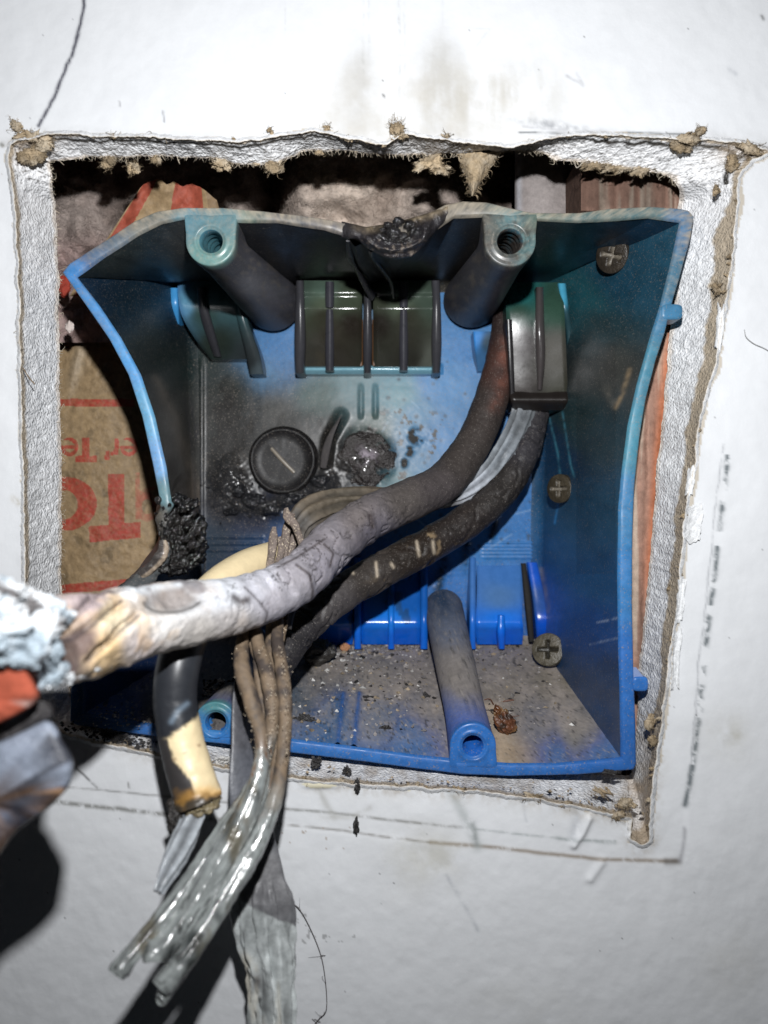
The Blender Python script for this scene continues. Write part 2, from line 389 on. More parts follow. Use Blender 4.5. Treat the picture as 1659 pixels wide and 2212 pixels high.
line([(965,1890),(1000,1950),(1032,2010)], 4, (.38, .4, .43), .55, .5); line([(1205,1812),(1330,1822)], 4, (.3, .33, .33), .5, .6)
line([(685,1700),(705,1740),(722,1765)], 7, (.38, .38, .36), .6, .3); line([(690,1765),(760,1768),(800,1745)], 5, (.42, .42, .4), .5, .4)
line([(1245,160),(1260,185),(1225,165)], 3, (.3, .3, .32), .55, .5); line([(1576,150),(1590,160)], 5, (.35, .37, .4), .5, .3)
line([(1645,35),(1648,42)], 3, (.1, .1, .1), .7); line([(828,205),(831,210)], 2, (.1, .1, .1), .9); line([(257,218),(259,230)], 1.6, (.25, .25, .27), .8); line([(352,240),(353,262)], 1.6, (.25, .25, .27), .8)
line([(30,1078),(40,1085)], 6, (.35, .3, .2), .7, .3); line([(3,312),(5,314)], 4, (.1, .1, .08), .8)
line([(1000,60),(1060,62),(1030,100)], 2, (.45, .45, .47), .3, .5)
for x, y, r, a in ((1580,2080,70,.12),(900,1850,70,.25),(1570,1590,50,.22),(1590,1590,16,.3),(960,1850,40,.2),(1130,2200,120,.08),(560,1860,60,.1)):
    stain(np.exp(-((XX-x)**2+(YY-y)**2)/r**2)*np.clip(.6+1.2*n1, 0, 1), (.36, .34, .26), a*1.6)
sp = (n2 > .42) & (np.exp(-((XX-690)/95)**2-((YY-1810)/28)**2) > .35); col[sp] = col[sp]*.4+np.array((.25, .17, .1))*.6
for x, y in ((665,2025),(700,2020),(745,2025),(655,1990),(755,2015)):
    d = np.hypot(XX-x, YY-y); sp = (d < 16) & (n2 > .25); col[sp] = col[sp]*.45+.08
for _ in range(70):
    x, y = rng.uniform(0, 1659), rng.uniform(0, 2212); r = rng.uniform(1.5, 3.2)
    i, j = np.searchsorted(xs, x), np.searchsorted(ys, y); i, j = min(i, len(xs)-2), min(j, len(ys)-2)
    col[i:i+1, j:j+1] *= rng.uniform(.3, .8)
# exposed paper and dirt at the lip
lipw = np.where((XX > 1300) & (YY > 330), 11, 6)*(1+.9*fbm(XX*.02, YY*.02, 12, 4, .7))
stain((edge < lipw)*1., (.42, .36, .27), .75)
stain(np.exp(-(edge/26)**2)*ss(260, 320, YY)*np.clip(.5+n2, 0, 1)*(YY < 320), (.3, .28, .25), .4)
stain(ss(1560, 1700, YY)*np.exp(-(edge/22)**2)*np.clip(.35+n1+n2, 0, 1), (.33, .28, .21), .8)
yel = ((np.exp(-((XX-690)/38)**2-((YY-1694)/9)**2)+np.exp(-((XX-1290)/20)**2-((YY-1702)/8)**2)+np.exp(-((XX-870)/30)**2-((YY-1703)/5)**2)) > .45+.3*n2); col[yel] = (.66, .62, .47)
for x, y, rx, ry in ((690,1694,38,9),(855,1690,30,6)): h += .05*np.exp(-((XX-x)/rx)**4-((YY-y)/ry)**4)
h += .09*np.exp(-(segdist(XX, YY, [(1272,1768),(1258,1800),(1240,1826)])[0]/8)**2)+.05*np.exp(-(segdist(XX, YY, [(1300,1862),(1288,1880),(1275,1898)])[0]/9)**2)
V = np.stack([(XX-829.5)/100, -h, (1106-YY)/100], -1)
idx = np.full(X.shape, -1); idx[use] = np.arange(use.sum())
a = idx[:-1, :-1][fo]; b = idx[:-1, 1:][fo]; c = idx[1:, 1:][fo]; d = idx[1:, :-1][fo]
wall = mesh('wall', V[use], np.stack([a, b, c, d], -1), col[use], M_wall, rough=np.full(use.sum(), .55))
tag(wall, 'white painted drywall with a ragged square hole cut in it', kind='structure')

# cut faces of the board: chalky core, torn paper ply
dep_in = np.where(ID[:, 1] < 420, .75, 1.5)
for _ in range(60): dep_in = .5*dep_in+.25*(np.roll(dep_in, 1)+np.roll(dep_in, -1))
tl = np.linspace(0, 1, 34)[:, None]
TX = OD[None, :, 0]*(1-tl)+ID[None, :, 0]*tl; TY = OD[None, :, 1]*(1-tl)+ID[None, :, 1]*tl
DP = tl**.9*dep_in[None]
br = tl+0*TX
cx, cy = 790, 1000
nx = (TX-cx); ny = (TY-cy); nn = np.hypot(nx, ny); nx, ny = nx/nn, ny/nn
rel = (fbm(TX*.05, TY*.05, 5, 4, .6)*.9+.5*fbm(TX*.16, TY*.16, 8, 3, .6))*np.sin(np.clip(tl, 0, 1)*math.pi)**.5*3.2
top = (TY < 420)
rel = rel+top*np.abs(fbm(TX*.02, TY*.12, 9, 4, .6))*np.sin(tl*math.pi)*5
Vg = W(TX+nx*rel, TY+ny*rel, DP-.01+.04*fbm(TX*.1, TY*.1, 3, 3))
cg = np.empty(TX.shape+(3,)); cg[:] = (.70, .705, .715)
cg *= (1+.20*fbm(TX*.18, TY*.18, 1, 3)+.14*fbm(TX*.03, TY*.03, 6, 3))[..., None]
right = ss(1330, 1420, TX)*ss(420, 480, TY)
tanw = .10+.05*fbm(TX*.02, TY*.02, 4, 4, .7)+right*(.17+.20*fbm(TX*.013, TY*.013, 14, 4, .7))
tan = ss(.03, -.03, br-tanw)
cg = mixc(cg, np.array((.36, .29, .20)), tan*.9)
cg = mixc(cg, np.array((.60, .53, .46)), ss(.88, .96, br+.05*fbm(TX*.05, TY*.05, 4, 3))*.8)
crack = np.exp(-((br-.22-.16*fbm(TX*.02, 0*TY, 5, 4, .7))/.05)**2)*(TY < 400)*(TX > 100)
rel_c = 1
cg = mixc(cg, np.array((.03, .028, .025)), np.clip(crack*(1.7+fbm(TX*.03, TY*.01, 33, 3)), 0, 1))
crk2 = (np.abs(fbm(TX*.03, TY*.10, 21, 4, .65)) < .035)*(TY < 400); cg = mixc(cg, np.array((.08, .07, .06)), crk2*.75)
soot = np.exp(-((TX-960)/220)**2)*(TY < 400)*np.clip(.55+1.2*fbm(TX*.03, TY*.03, 2, 4), 0, 1)
cg = mixc(cg, np.array((.16, .13, .10)), soot*.75)
dirt = ss(1500, 1640, TY)*np.clip(.3+1.3*fbm(TX*.03, TY*.03, 8, 5, .7), 0, 1); cg = mixc(cg, np.array((.30, .24, .18)), dirt*.8)
cnr = np.exp(-((TX-1400)/40)**2-((TY-1740)/90)**2)+np.exp(-((TX-60)/50)**2-((TY-300)/40)**2)+.8*np.exp(-((TX-1600)/60)**2-((TY-320)/30)**2); cg = mixc(cg, np.array((.33, .26, .19)), np.clip(cnr*(1+fbm(TX*.05, TY*.05, 2, 3)), 0, .9))
mbg = MB(); mbg.grid(Vg.transpose(1, 0, 2), cg.transpose(1, 0, 2), .42)
Fw = np.array([[ (len(ID)-1)*34+k, k, k+1, (len(ID)-1)*34+k+1] for k in range(33)])
mbg.F.append(Fw)
mbg.build('gypsum_core', M_gyp, wall)
# torn paper lip standing proud of the cut
mbl = MB(); pn = np.roll(OD, -4, 0)-np.roll(OD, 4, 0); pn = np.stack([pn[:, 1], -pn[:, 0]], -1)/np.linalg.norm(pn, axis=1)[:, None]
if ((OD+pn*5-[790, 1000])**2).sum() < ((OD-[790, 1000])**2).sum(): pn = -pn
lw = 9*(1+.5*fbm(OD[:, 0]*.02, OD[:, 1]*.02, 3, 4))
hl = .03+.035*(1+fbm(OD[:, 0]*.03, OD[:, 1]*.03, 8, 4, .7))
rowsl = [np.insert(0*OD, 1, 0, 1)]*0
for t_, z_, cc_ in ((1, .03, .98), (.8, -.012, 1), (.45, -.5, 1), (.15, -.95, .97), (-.02, -1, .85), (-.12, -.5, .5), (-.14, .6, .42)):
    p_ = OD+pn*(lw*t_)[:, None]+fbm(OD[:, 0:1]*.1+t_*3, OD[:, 1:]*.1, 4, 2)*(1.2 if t_ < .9 else 0)
    rowsl.append((W(p_[:, 0], p_[:, 1], (z_ if z_ > 0 else hl*z_-.012)), np.array((.70, .71, .725))*cc_*(np.array((1, .88, .72)) if t_ < 0 else 1)))
Vl = np.stack([r_[0] for r_ in rowsl]); cl_ = np.stack([np.broadcast_to(r_[1], (len(OD), 3)) for r_ in rowsl])
cl_ = mixc(cl_, np.array((.36, .29, .2)), ss(.05, .35, fbm(OD[:, 0]*.03, OD[:, 1]*.03, 17, 5, .7))[None]*np.linspace(0, 1, len(rowsl))[:, None]*.8)
mbl.grid(Vl, cl_, .7, True); mbl.build('paper_lip', M_paper, wall)
# back face of the board
ext = np.array([[-1900, -1900], [3500, 4000]])
mbk = MB()
rr = np.stack([ID, 790+(ID-[790, 1000])*[1.0, 1.0]*5-[0, 0]], 0); rr[1, :, 1] = 1000+(ID[:, 1]-1000)*5
Vk = np.stack([W(rr[0, :, 0], rr[0, :, 1], dep_in+.0), W(rr[1, :, 0], rr[1, :, 1], 0*dep_in+1.5)], 0)
Vk = np.concatenate([Vk, Vk[:, :1]], 1); mbk.grid(Vk, (.3, .25, .18), .9); mbk.build('backing_paper', M_paper, wall)

# torn paper tufts and fuzz
mbt = MB()
TAN = np.array((.33, .255, .165)); CREAM = np.array((.50, .43, .33))
def tuft(x, y, rx, ry, d=.5, seed=0, fl=60, c=TAN, drop=None):
    o = W(x, y, d)
    for k in range(9):
        a = rng.uniform(0, 2*math.pi); q = rng.uniform(0, .62)**.8; w = rng.uniform(.28, .58)*(1-.4*q)
        cc_ = c*rng.uniform(.6, 1.15); hi = CREAM*rng.uniform(.8, 1.0)
        blob(mbt, x+math.cos(a)*rx*q, y+math.sin(a)*ry*q, d+rng.normal(0, .03), rx/100*w*rng.uniform(.8, 1.5), ry/100*w, min(rx, ry)/100*.35, 1.1, 3.2, seed+k*1.7, n=14, rough=.9, o=4, rot=rng.uniform(-1, 1),
             colf=lambda v, px, py, k_: mixc(np.broadcast_to(cc_, v.shape), hi, np.clip(.15+1.6*fbm(v[..., 0]*4, v[..., 2]*4, seed, 3), 0, .8)))
    for _ in range(int(fl*min(1, rx*ry/250))):
        a = rng.uniform(0, 2*math.pi); r0 = rng.uniform(.2, .8); r1 = r0+rng.uniform(.15, .5)
        fiber(mbt, o+np.array([math.cos(a)*rx*r0, rng.normal(-2, 3), math.sin(a)*ry*r0])/100, o+np.array([math.cos(a)*rx*r1+rng.normal(0, 4), rng.normal(-2, 5), math.sin(a)*ry*r1+rng.normal(0, 4)])/100, rng.uniform(.003, .007), .4, c*rng.uniform(.4, 1.1))
TF = [(235,352,20,20),(288,362,17,17),(338,346,13,12),(480,352,26,17),(592,360,26,22),(560,350,15,8),(690,330,12,8),(36,272,18,17,.0),(60,294,30,12,.0),(98,312,26,20,.1),(80,330,18,22,.15),
      (245,293,7,9,-.0),(583,285,8,10,-.0),(505,300,6,6,0),(705,277,12,6,-.0),(855,275,16,22,-.05),(868,292,18,8,-.02),(965,294,14,5,0),(930,352,42,18),(955,368,24,12),(1285,355,34,12),(1330,362,42,14),(1382,368,26,15),
      (1488,300,24,14,-.05),(1512,282,14,13,-.1),(1470,318,26,16,.1),(1620,322,34,12,-.02),(1580,352,16,24,.05),(1545,410,8,16,.1),(1350,1738,22,15,-.05),(1335,1762,14,12,-.06),(1404,1560,13,22,.1),(1410,1600,10,12,.1),(1447,1272,11,6,.5),(1548,625,8,20,.1),(1300,1712,30,7,-.02),(990,1705,20,5,0),(1150,1722,26,6,0),(60,340,22,20,.1)]
for k, t in enumerate(TF): tuft(*t[:4], d=(t[4] if len(t) > 4 else .75), seed=k*3.1, c=TAN*rng.uniform(.8, 1.15))
for _ in range(70):
    k = rng.integers(0, len(OD)); x, y = OD[k]
    if y > 1540 or x > 1380 or (y < 330 and rng.uniform() < .5): tuft(x+rng.normal(0, 3), y+rng.normal(0, 3), rng.uniform(4, 12), rng.uniform(3, 7), .02, rng.uniform(0, 99), 6, TAN*rng.uniform(.6, 1.1))
# hanging triangular tongue of paper
tri = np.linspace(0, 1, 60)[:, None]; sw_ = np.linspace(-1, 1, 44)[None]
wd_ = 50*(1-tri**.75)+4; px_ = 1034-14*tri+sw_*wd_*(1+.18*fbm(tri*9, sw_*2, 3, 3)); py_ = 330+92*tri+4*fbm(sw_*4, tri*4, 0, 3)
bul = (1-np.abs(sw_)**2)
Vt = W(px_, py_, .9-.32*bul+.09*fbm(px_*.07, py_*.07, 1, 4, .65))
mbt.grid(Vt, mixc(np.broadcast_to(TAN*.95, Vt.shape), CREAM*.8, np.clip(.2+fbm(px_*.08, py_*.08, 2, 4), 0, 1)), .9)
Vb = W(px_, py_, .98+.05*fbm(px_*.07, py_*.07, 1, 4)); mbt.grid(Vb, TAN*.7, .9)
for _ in range(70):
    t = rng.uniform(.1, 1.02); s = rng.choice([-1, 1]); w = 50*(1-min(t, 1)**.75)+3; x = 1034-14*t+s*w*rng.uniform(.6, 1); y = 330+92*t
    fiber(mbt, W(x, y, .8), W(x+s*rng.uniform(2, 12), y+rng.uniform(0, 12), .8+rng.normal(0, .05)), .006, .3, TAN*rng.uniform(.5, 1.2))
for k in range(0, len(ID), 1):        # fuzz along the inner edge
    if rng.uniform() < .55 and (ID[k, 0] < 160 or ID[k, 1] < 400):
        x, y = ID[k]; ax, ay = (790-x), (1000-y); q = math.hypot(ax, ay); L = rng.uniform(2, 11)
        if ID[k, 0] < 160: ax, ay, q = 1, rng.normal(0, .7), 1.2
        else: ax, ay, q = rng.normal(0, .5), 1, 1.1
        fiber(mbt, W(x-ax/q*3, y-ay/q*3, dep_in[k]-.03), W(x+ax/q*L, y+ay/q*L, dep_in[k]+rng.normal(0, .06)), rng.uniform(.005, .011), .35, CREAM*rng.uniform(.55, 1.1))
for k in range(0, len(OD), 1):
    if rng.uniform() < .10:
        x, y = OD[k]; fiber(mbt, W(x, y, 0), W(x+rng.normal(0, 7), y+rng.normal(0, 7), -.05), .006, .35, TAN*rng.uniform(.5, 1.1))
# loose paper scraps on the right lip
for (x, y, w, h_, s) in ((1500,1130,17,38,1),(1492,1040,9,30,2),(1555,705,8,46,3),(1462,1420,8,60,4),(1470,1300,8,40,5)):
    u = np.linspace(-1, 1, 20)[:, None]; v = np.linspace(-1, 1, 30)[None]
    k = 1+.35*fbm(u*2+s, v*3, s, 3); Vs = W(x+u*w*k-4*v, y+v*h_*k, -.06-.06*u**2+.03*fbm(u*3, v*3, s)); mbt.grid(Vs, (.66, .67, .68), .7)
mbt.build('torn_paper', M_paper, wall)

RIMPOLY = np.array([(137,590),(230,520),(290,480),(340,458),(400,450),(480,450),(560,457),(650,466),(720,478),(790,492),(850,482),(920,466),(960,443),(1000,435),(1050,438),(1100,450),(1150,462),(1250,462),(1320,452),(1400,448),(1470,452),(1498,470),(1490,520),(1470,590),(1450,660),(1435,720),(1415,780),(1395,860),(1380,950),(1370,1050),(1366,1150),(1365,1300),(1368,1450),(1372,1550),(1368,1662),(1250,1672),(1100,1676),(1000,1672),(900,1660),(750,1640),(600,1622),(480,1606),(350,1592),(250,1578),(152,1558),(155,1450),(170,1370),(230,1290),(280,1252),(325,1215),(348,1180),(338,1130),(346,1080),(330,1000),(308,900),(278,810),(238,735),(190,665)], float)
def in_box(px, py, shrink=16):
    """true where a sight line meets the box, less a margin"""
    a = RIMPOLY; b = np.roll(a, -1, 0); ins_ = np.zeros(px.shape, bool); dm = np.full(px.shape, 1e9)
    for (x0, y0), (x1, y1) in zip(a, b):
        if y1 != y0: ins_ ^= ((y0 > py) != (y1 > py)) & (px < x0+(py-y0)/(y1-y0)*(x1-x0))
        t = np.clip(((px-x0)*(x1-x0)+(py-y0)*(y1-y0))/((x1-x0)**2+(y1-y0)**2), 0, 1); dm = np.minimum(dm, np.hypot(px-x0-t*(x1-x0), py-y0-t*(y1-y0)))
    return ins_ & (dm > shrink)
def cgrid(mb, V, c, rough, keep):
    """grid faces whose corners are all kept"""
    F = gridF(V.shape[0], V.shape[1]); k = keep.ravel(); F = F[k[F].all(1)]; ro = np.full(k.shape, rough)
    mb.add(V.reshape(-1, 3), F, c.reshape(-1, 3), ro)
# ------------------------------------------------------------------ inside the wall
mc = MB()
bx = np.array([[-32, 9, -40], [32, 9, -40], [32, 9, 40], [-32, 9, 40], [-32, 1.6, -40], [32, 1.6, -40], [32, 1.6, 40], [-32, 1.6, 40]], float)
mc.add(bx, [[0, 1, 2, 3], [0, 4, 5, 1], [3, 2, 6, 7], [0, 3, 7, 4], [1, 5, 6, 2]], (.05, .038, .03), .9)
tag(mc.build('wall_cavity', M_dark, smooth=False), 'dark hollow behind the drywall', kind='structure')
# fibreglass batt with printed facing
batt = thing('insulation_batt', 'pale pinkish fibreglass batt faced with brown red-printed paper behind the box', 'insulation', W(300, 1200, 6))
xs2 = np.arange(60, 1110, 5.); ys2 = np.arange(300, 745, 5.)
A, B = np.meshgrid(xs2, ys2, indexing='ij')
dW = 5.0-1.3*fbm(A*.008, B*.010, 3, 3)-.35*fbm(A*.03, B*.03, 6, 4)
dW = dW+2.6*np.exp(-((A-590)/34)**2)+2.2*ss(990, 1060, A)+1.5*np.exp(-((A-265)/30)**2-((B-400)/60)**2)
cw = np.empty(A.shape+(3,)); cw[:] = (.36, .30, .27)
cw = mixc(cw, np.array((.62, .52, .44)), np.exp(-((A-760)/160)**2)*.95)
cw = mixc(cw, np.array((.42, .30, .28)), ss(480, 560, B)*ss(400, 200, A)*.8)
cw *= (1+.22*fbm(A*.02, B*.02, 1, 5, .65))[..., None]
cw = mixc(cw, np.array((.12, .08, .06)), np.clip(ss(.1, .5, fbm(A*.012+9, B*.015, 2, 4)), 0, 1)*.5)
V = W(A, B, dW); mw = MB(); keepw = ~in_box(A, B); cgrid(mw, V, cw, .95, keepw)
for _ in range(9000):
    x, y = rng.uniform(110, 1000), rng.uniform(320, 640); i, j = int((x-60)/5), int((y-300)/5)
    if not keepw[i, j]: continue
    p = V[i, j]; d = rng.normal(0, 1, 3); d[1] = -abs(d[1])*.5; d /= np.linalg.norm(d); fiber(mw, p, p+d*rng.uniform(.1, .35), .0035, .5, np.minimum(cw[i, j]*1.3, .8), 5)
mw.build('wool', M_wool, batt)
KR = np.array((.30, .21, .115)); RED = np.array((.36, .055, .035))
def arc(px, py, cx, cy, rx, ry, w, a0, a1):
    r = np.hypot((px-cx)/rx, (py-cy)/ry); an = (np.degrees(np.arctan2(-(py-cy), px-cx)) % 360)
    return (np.abs(r-1)*min(rx, ry) < w/2) & ((an-a0) % 360 <= (a1-a0))
def rect(px, py, x0, y0, x1, y1, sk=0.):
    y = py+sk*(px-x0); return (px > x0) & (px < x1) & (y > y0) & (y < y1)
st2 = 1.6
A, B = np.meshgrid(np.arange(90, 440, st2), np.arange(700, 1420, st2), indexing='ij')
wob = fbm(A*.05, B*.05, 3, 3)*1.2; a_, b_ = A+wob, B+wob
ink = rect(a_, b_, 60, 862, 290, 878) | rect(a_, b_, 60, 1270, 440, 1290, .09)
ink |= ((((a_-141)/68)**2+((b_-1088)/58)**2) < 1) & ~((((a_-139)/29)**2+((b_-1090)/31)**2) < 1)
ink |= rect(a_, b_, 193, 1138, 303, 1172, .10) | rect(a_, b_, 234, 1024, 268, 1145, .02)
ink |= rect(a_, b_, 163, 985, 209, 998) | rect(a_, b_, 177, 946, 193, 988)          # small upside-down T
for cx_ in (150, 278):                                                              # upside-down e
    ink |= arc(a_, b_, cx_, 965, 15, 16, 8, 0, 360) & ~((a_ < cx_) & (b_ > 950) & (b_ < 962)); ink |= rect(a_, b_, cx_-15, 962, cx_+12, 969)
ink |= rect(a_, b_, 247, 946, 256, 982) | arc(a_, b_, 238, 968, 12, 12, 8, 270, 350)
ink |= ((a_-231)**2+(b_-988)**2 < 36) | rect(a_, b_, 229, 975, 236, 990, .3)
ghost = (rect(a_, b_, 292, 1020, 302, 1122) | arc(a_, b_, 318, 1095, 18, 24, 12, 0, 360) | rect(a_, b_, 300, 1060, 345, 1068, .3))
ck = np.empty(A.shape+(3,)); ck[:] = KR
ck *= (1+.22*fbm(A*.015, B*.01, 3, 4, .65)+.16*fbm(A*.12, B*.05, 8, 3))[..., None]
ck = mixc(ck, np.array((.10, .075, .045)), ss(.12, .5, fbm(A*.035, B*.03, 11, 5, .65))*.55)
ck = mixc(ck, np.array((.46, .38, .28)), (np.exp(-((A-(165-(B-800)*.25))/14)**2)*ss(880, 780, B))*.5)
ck = mixc(ck, RED*1.0, ink*np.clip(.86+.35*fbm(A*.2, B*.2, 2, 2), 0, 1)); ck = mixc(ck, RED, ghost*np.clip(.4+.5*fbm(A*.1, B*.1, 2, 3), 0, .6))
dk = 4.6+.5*np.abs((A-190)/160)**2*1.0+.10*fbm(A*.012, B*.006, 5, 3)-.08*np.exp(-((A-(160-(B-800)*.25))/8)**2)*ss(900, 780, B)+.035*fbm(A*.06, B*.06, 2, 3)
dk += 1.2*ss(760, 705, B+12*fbm(A*.02, 0, 3))
mk = MB(); cgrid(mk, W(A, B, dk+.9), ck, .55, ~in_box(A, B)); mk.build('facing', M_kraft, batt)
mk = MB()      # the torn upper flap of the facing
U_, V_ = np.meshgrid(np.linspace(0, 1, 110), np.linspace(0, 1, 90), indexing='ij')
tx0 = 303+165*U_; tpy = np.interp(tx0, [303,320,345,360,375,395,415,428,445,468], [404,392,388,400,392,404,396,403,412,432])+3*fbm(tx0*.1, 0, 4, 3)
bx0 = 150+380*U_; A = tx0*(1-V_)+bx0*V_; B = tpy*(1-V_)+640*V_
redm = (((U_ > .02-.0) & (U_ < .22-.1*V_+.03*fbm(V_*6, 0, 1))) | ((U_ > .46+.05*V_) & (U_ < .80)))
ck = np.empty(A.shape+(3,)); ck[:] = KR*1.05; ck *= (1+.25*fbm(A*.05, B*.05, 3, 4))[..., None]
ck = mixc(ck, RED*.95, redm*.85); ck = mixc(ck, np.array((.12, .07, .05)), (U_ > .86)*.4)
cgrid(mk, W(A, B, 3.6+.25*fbm(A*.02, B*.02, 5, 3)+V_*.6), ck, .6, ~in_box(A, B)); mk.build('facing_flap', M_kraft, batt)
# small scrap
mk = MB(); blob(mk, 150, 705, 3.0, .10, .14, .05, .6, 2, 5, (.6, .52, .48), .8, 14); mk.build('facing_scrap', M_paper, batt); mk = MB(); blob(mk, 138, 618, 3.6, .18, .28, .06, .5, 2, 8, RED*.9, .8, 14); mk.build('facing_scrap', M_paper, batt)

# timber beside the box, behind the board
ms = MB()
B = np.arange(330, 1780, 5.)[None]*np.ones((70, 1)); xl = np.interp(B, [330,455,462,520,590,660,720,780,860,950,1050,1150,1300,1660,1780], [1255,1255,1478,1476,1456,1436,1420,1400,1380,1364,1354,1349,1348,1352,1352])
A = xl+(1575-xl)*np.linspace(0, 1, 70)[:, None]
gr = fbm(A*.10, B*.006, 2, 4, .6)
cs = np.empty(A.shape+(3,)); cs[:] = (.27, .16, .12); cs *= (1+.5*gr)[..., None]
cs = mixc(cs, np.array((.42, .35, .28)), np.clip(ss(.05, .3, fbm(A*.08+4, B*.004, 6, 3)), 0, 1)*.7)
cs *= (1-.55*ss(480, 440, B)*ss(1500, 1400, A))[..., None]  # timber above the box darkened, shadow painted into its colour
cs = mixc(cs, np.array((.45, .14, .06)), np.exp(-((A-1432+(B-900)*.08)/14)**2)*ss(650, 800, B)*ss(1350, 1200, B)*.85)
Vs = W(A, B, 1.75+.10*gr)
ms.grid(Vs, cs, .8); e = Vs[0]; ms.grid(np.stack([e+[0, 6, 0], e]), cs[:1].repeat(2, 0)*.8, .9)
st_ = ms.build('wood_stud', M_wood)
tag(st_, 'rough reddish brown timber stud showing in the gap right of the box', 'wood stud')
mp = MB()
A, B = np.meshgrid(np.linspace(0, 1, 40), np.linspace(0, 1, 60), indexing='ij')
px_ = 1112+137*A; py_ = 300+175*B
bulge = np.sqrt(np.clip(1-(2*A-1)**2, 0, 1))
cp = np.empty(A.shape+(3,)); cp[:] = (.26, .23, .22); cp = mixc(cp, np.array((.42, .42, .45)), np.exp(-((A-.06)/.05)**2)*.8); cp *= (1+.25*fbm(A*6, B*9, 2, 4))[..., None]
mp.grid(W(px_, py_, 3.6-.45*bulge), cp, .5)
tag(mp.build('metal_conduit', M_metal), 'dull grey upright metal conduit behind the top of the box', 'conduit')

# ------------------------------------------------------------------ the melted blue box
RIMD = .6; BD = 7.0
box = thing('outlet_box', 'heat-warped blue plastic outlet box, sooty inside, set in the wall hole', 'outlet box', W(830, 1660, RIMD))
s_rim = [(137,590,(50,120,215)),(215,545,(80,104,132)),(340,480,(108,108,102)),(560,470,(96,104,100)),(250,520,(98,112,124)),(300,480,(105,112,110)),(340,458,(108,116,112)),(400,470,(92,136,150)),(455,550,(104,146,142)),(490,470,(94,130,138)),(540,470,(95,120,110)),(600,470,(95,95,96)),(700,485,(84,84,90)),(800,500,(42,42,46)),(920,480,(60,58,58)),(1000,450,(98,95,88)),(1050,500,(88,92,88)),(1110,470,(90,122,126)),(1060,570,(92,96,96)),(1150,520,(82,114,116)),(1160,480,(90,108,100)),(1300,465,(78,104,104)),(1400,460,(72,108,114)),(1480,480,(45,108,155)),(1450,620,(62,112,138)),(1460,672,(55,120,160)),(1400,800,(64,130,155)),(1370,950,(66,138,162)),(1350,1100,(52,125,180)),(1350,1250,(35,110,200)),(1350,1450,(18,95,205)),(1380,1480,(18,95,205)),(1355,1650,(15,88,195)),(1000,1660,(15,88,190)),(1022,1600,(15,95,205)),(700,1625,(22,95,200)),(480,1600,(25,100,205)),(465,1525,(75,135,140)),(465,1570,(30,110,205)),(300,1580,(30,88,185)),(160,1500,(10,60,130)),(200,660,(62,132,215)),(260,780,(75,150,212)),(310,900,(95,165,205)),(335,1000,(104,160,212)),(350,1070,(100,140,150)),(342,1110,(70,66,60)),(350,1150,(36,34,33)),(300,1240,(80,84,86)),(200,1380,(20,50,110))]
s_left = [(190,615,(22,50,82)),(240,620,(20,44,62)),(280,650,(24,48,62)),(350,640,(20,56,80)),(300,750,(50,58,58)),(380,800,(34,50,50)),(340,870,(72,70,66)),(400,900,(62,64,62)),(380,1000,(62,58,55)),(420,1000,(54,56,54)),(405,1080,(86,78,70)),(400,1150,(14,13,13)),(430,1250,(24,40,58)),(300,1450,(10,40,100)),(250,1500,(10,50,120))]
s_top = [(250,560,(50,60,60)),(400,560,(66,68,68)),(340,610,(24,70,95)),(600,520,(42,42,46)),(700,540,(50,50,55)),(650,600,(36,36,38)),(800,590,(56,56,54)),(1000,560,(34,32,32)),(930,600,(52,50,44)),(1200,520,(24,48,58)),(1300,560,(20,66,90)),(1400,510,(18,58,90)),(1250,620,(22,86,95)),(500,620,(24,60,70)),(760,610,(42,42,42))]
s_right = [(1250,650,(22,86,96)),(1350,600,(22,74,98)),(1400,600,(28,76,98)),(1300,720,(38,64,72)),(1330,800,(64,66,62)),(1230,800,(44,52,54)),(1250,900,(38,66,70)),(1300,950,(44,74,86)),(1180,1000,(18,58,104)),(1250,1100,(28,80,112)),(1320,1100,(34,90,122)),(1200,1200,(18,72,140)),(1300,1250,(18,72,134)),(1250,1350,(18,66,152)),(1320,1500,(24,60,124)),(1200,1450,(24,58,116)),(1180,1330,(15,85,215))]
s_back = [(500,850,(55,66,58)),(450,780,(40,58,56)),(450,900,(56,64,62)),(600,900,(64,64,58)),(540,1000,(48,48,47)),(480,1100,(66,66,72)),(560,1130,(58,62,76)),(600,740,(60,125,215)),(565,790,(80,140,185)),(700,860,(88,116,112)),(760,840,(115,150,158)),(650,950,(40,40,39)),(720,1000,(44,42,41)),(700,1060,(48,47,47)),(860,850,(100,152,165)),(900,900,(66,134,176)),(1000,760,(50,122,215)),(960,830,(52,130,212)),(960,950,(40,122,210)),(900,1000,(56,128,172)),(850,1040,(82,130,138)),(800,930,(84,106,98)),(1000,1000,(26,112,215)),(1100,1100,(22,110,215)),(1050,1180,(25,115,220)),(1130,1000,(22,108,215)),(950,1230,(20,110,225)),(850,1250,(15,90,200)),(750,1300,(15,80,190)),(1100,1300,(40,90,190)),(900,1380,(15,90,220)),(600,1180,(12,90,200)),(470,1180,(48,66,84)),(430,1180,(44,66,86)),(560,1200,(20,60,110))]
s_floor = [(640,1500,(66,80,94)),(700,1450,(112,108,106)),(800,1450,(118,113,108)),(900,1450,(126,119,115)),(720,1560,(44,84,140)),(700,1600,(40,80,150)),(820,1560,(88,104,128)),(880,1590,(50,86,155)),(930,1530,(110,108,112)),(980,1450,(116,110,106)),(970,1350,(84,92,110)),(1100,1500,(126,117,106)),(1200,1480,(126,117,102)),(1250,1580,(112,108,100)),(1200,1625,(62,86,148)),(1080,1620,(150,130,105)),(1075,1590,(130,118,102)),(1310,1620,(60,90,160)),(250,1560,(30,66,140)),(350,1560,(90,85,80)),(500,1500,(100,95,90)),(1150,1560,(96,98,108))]
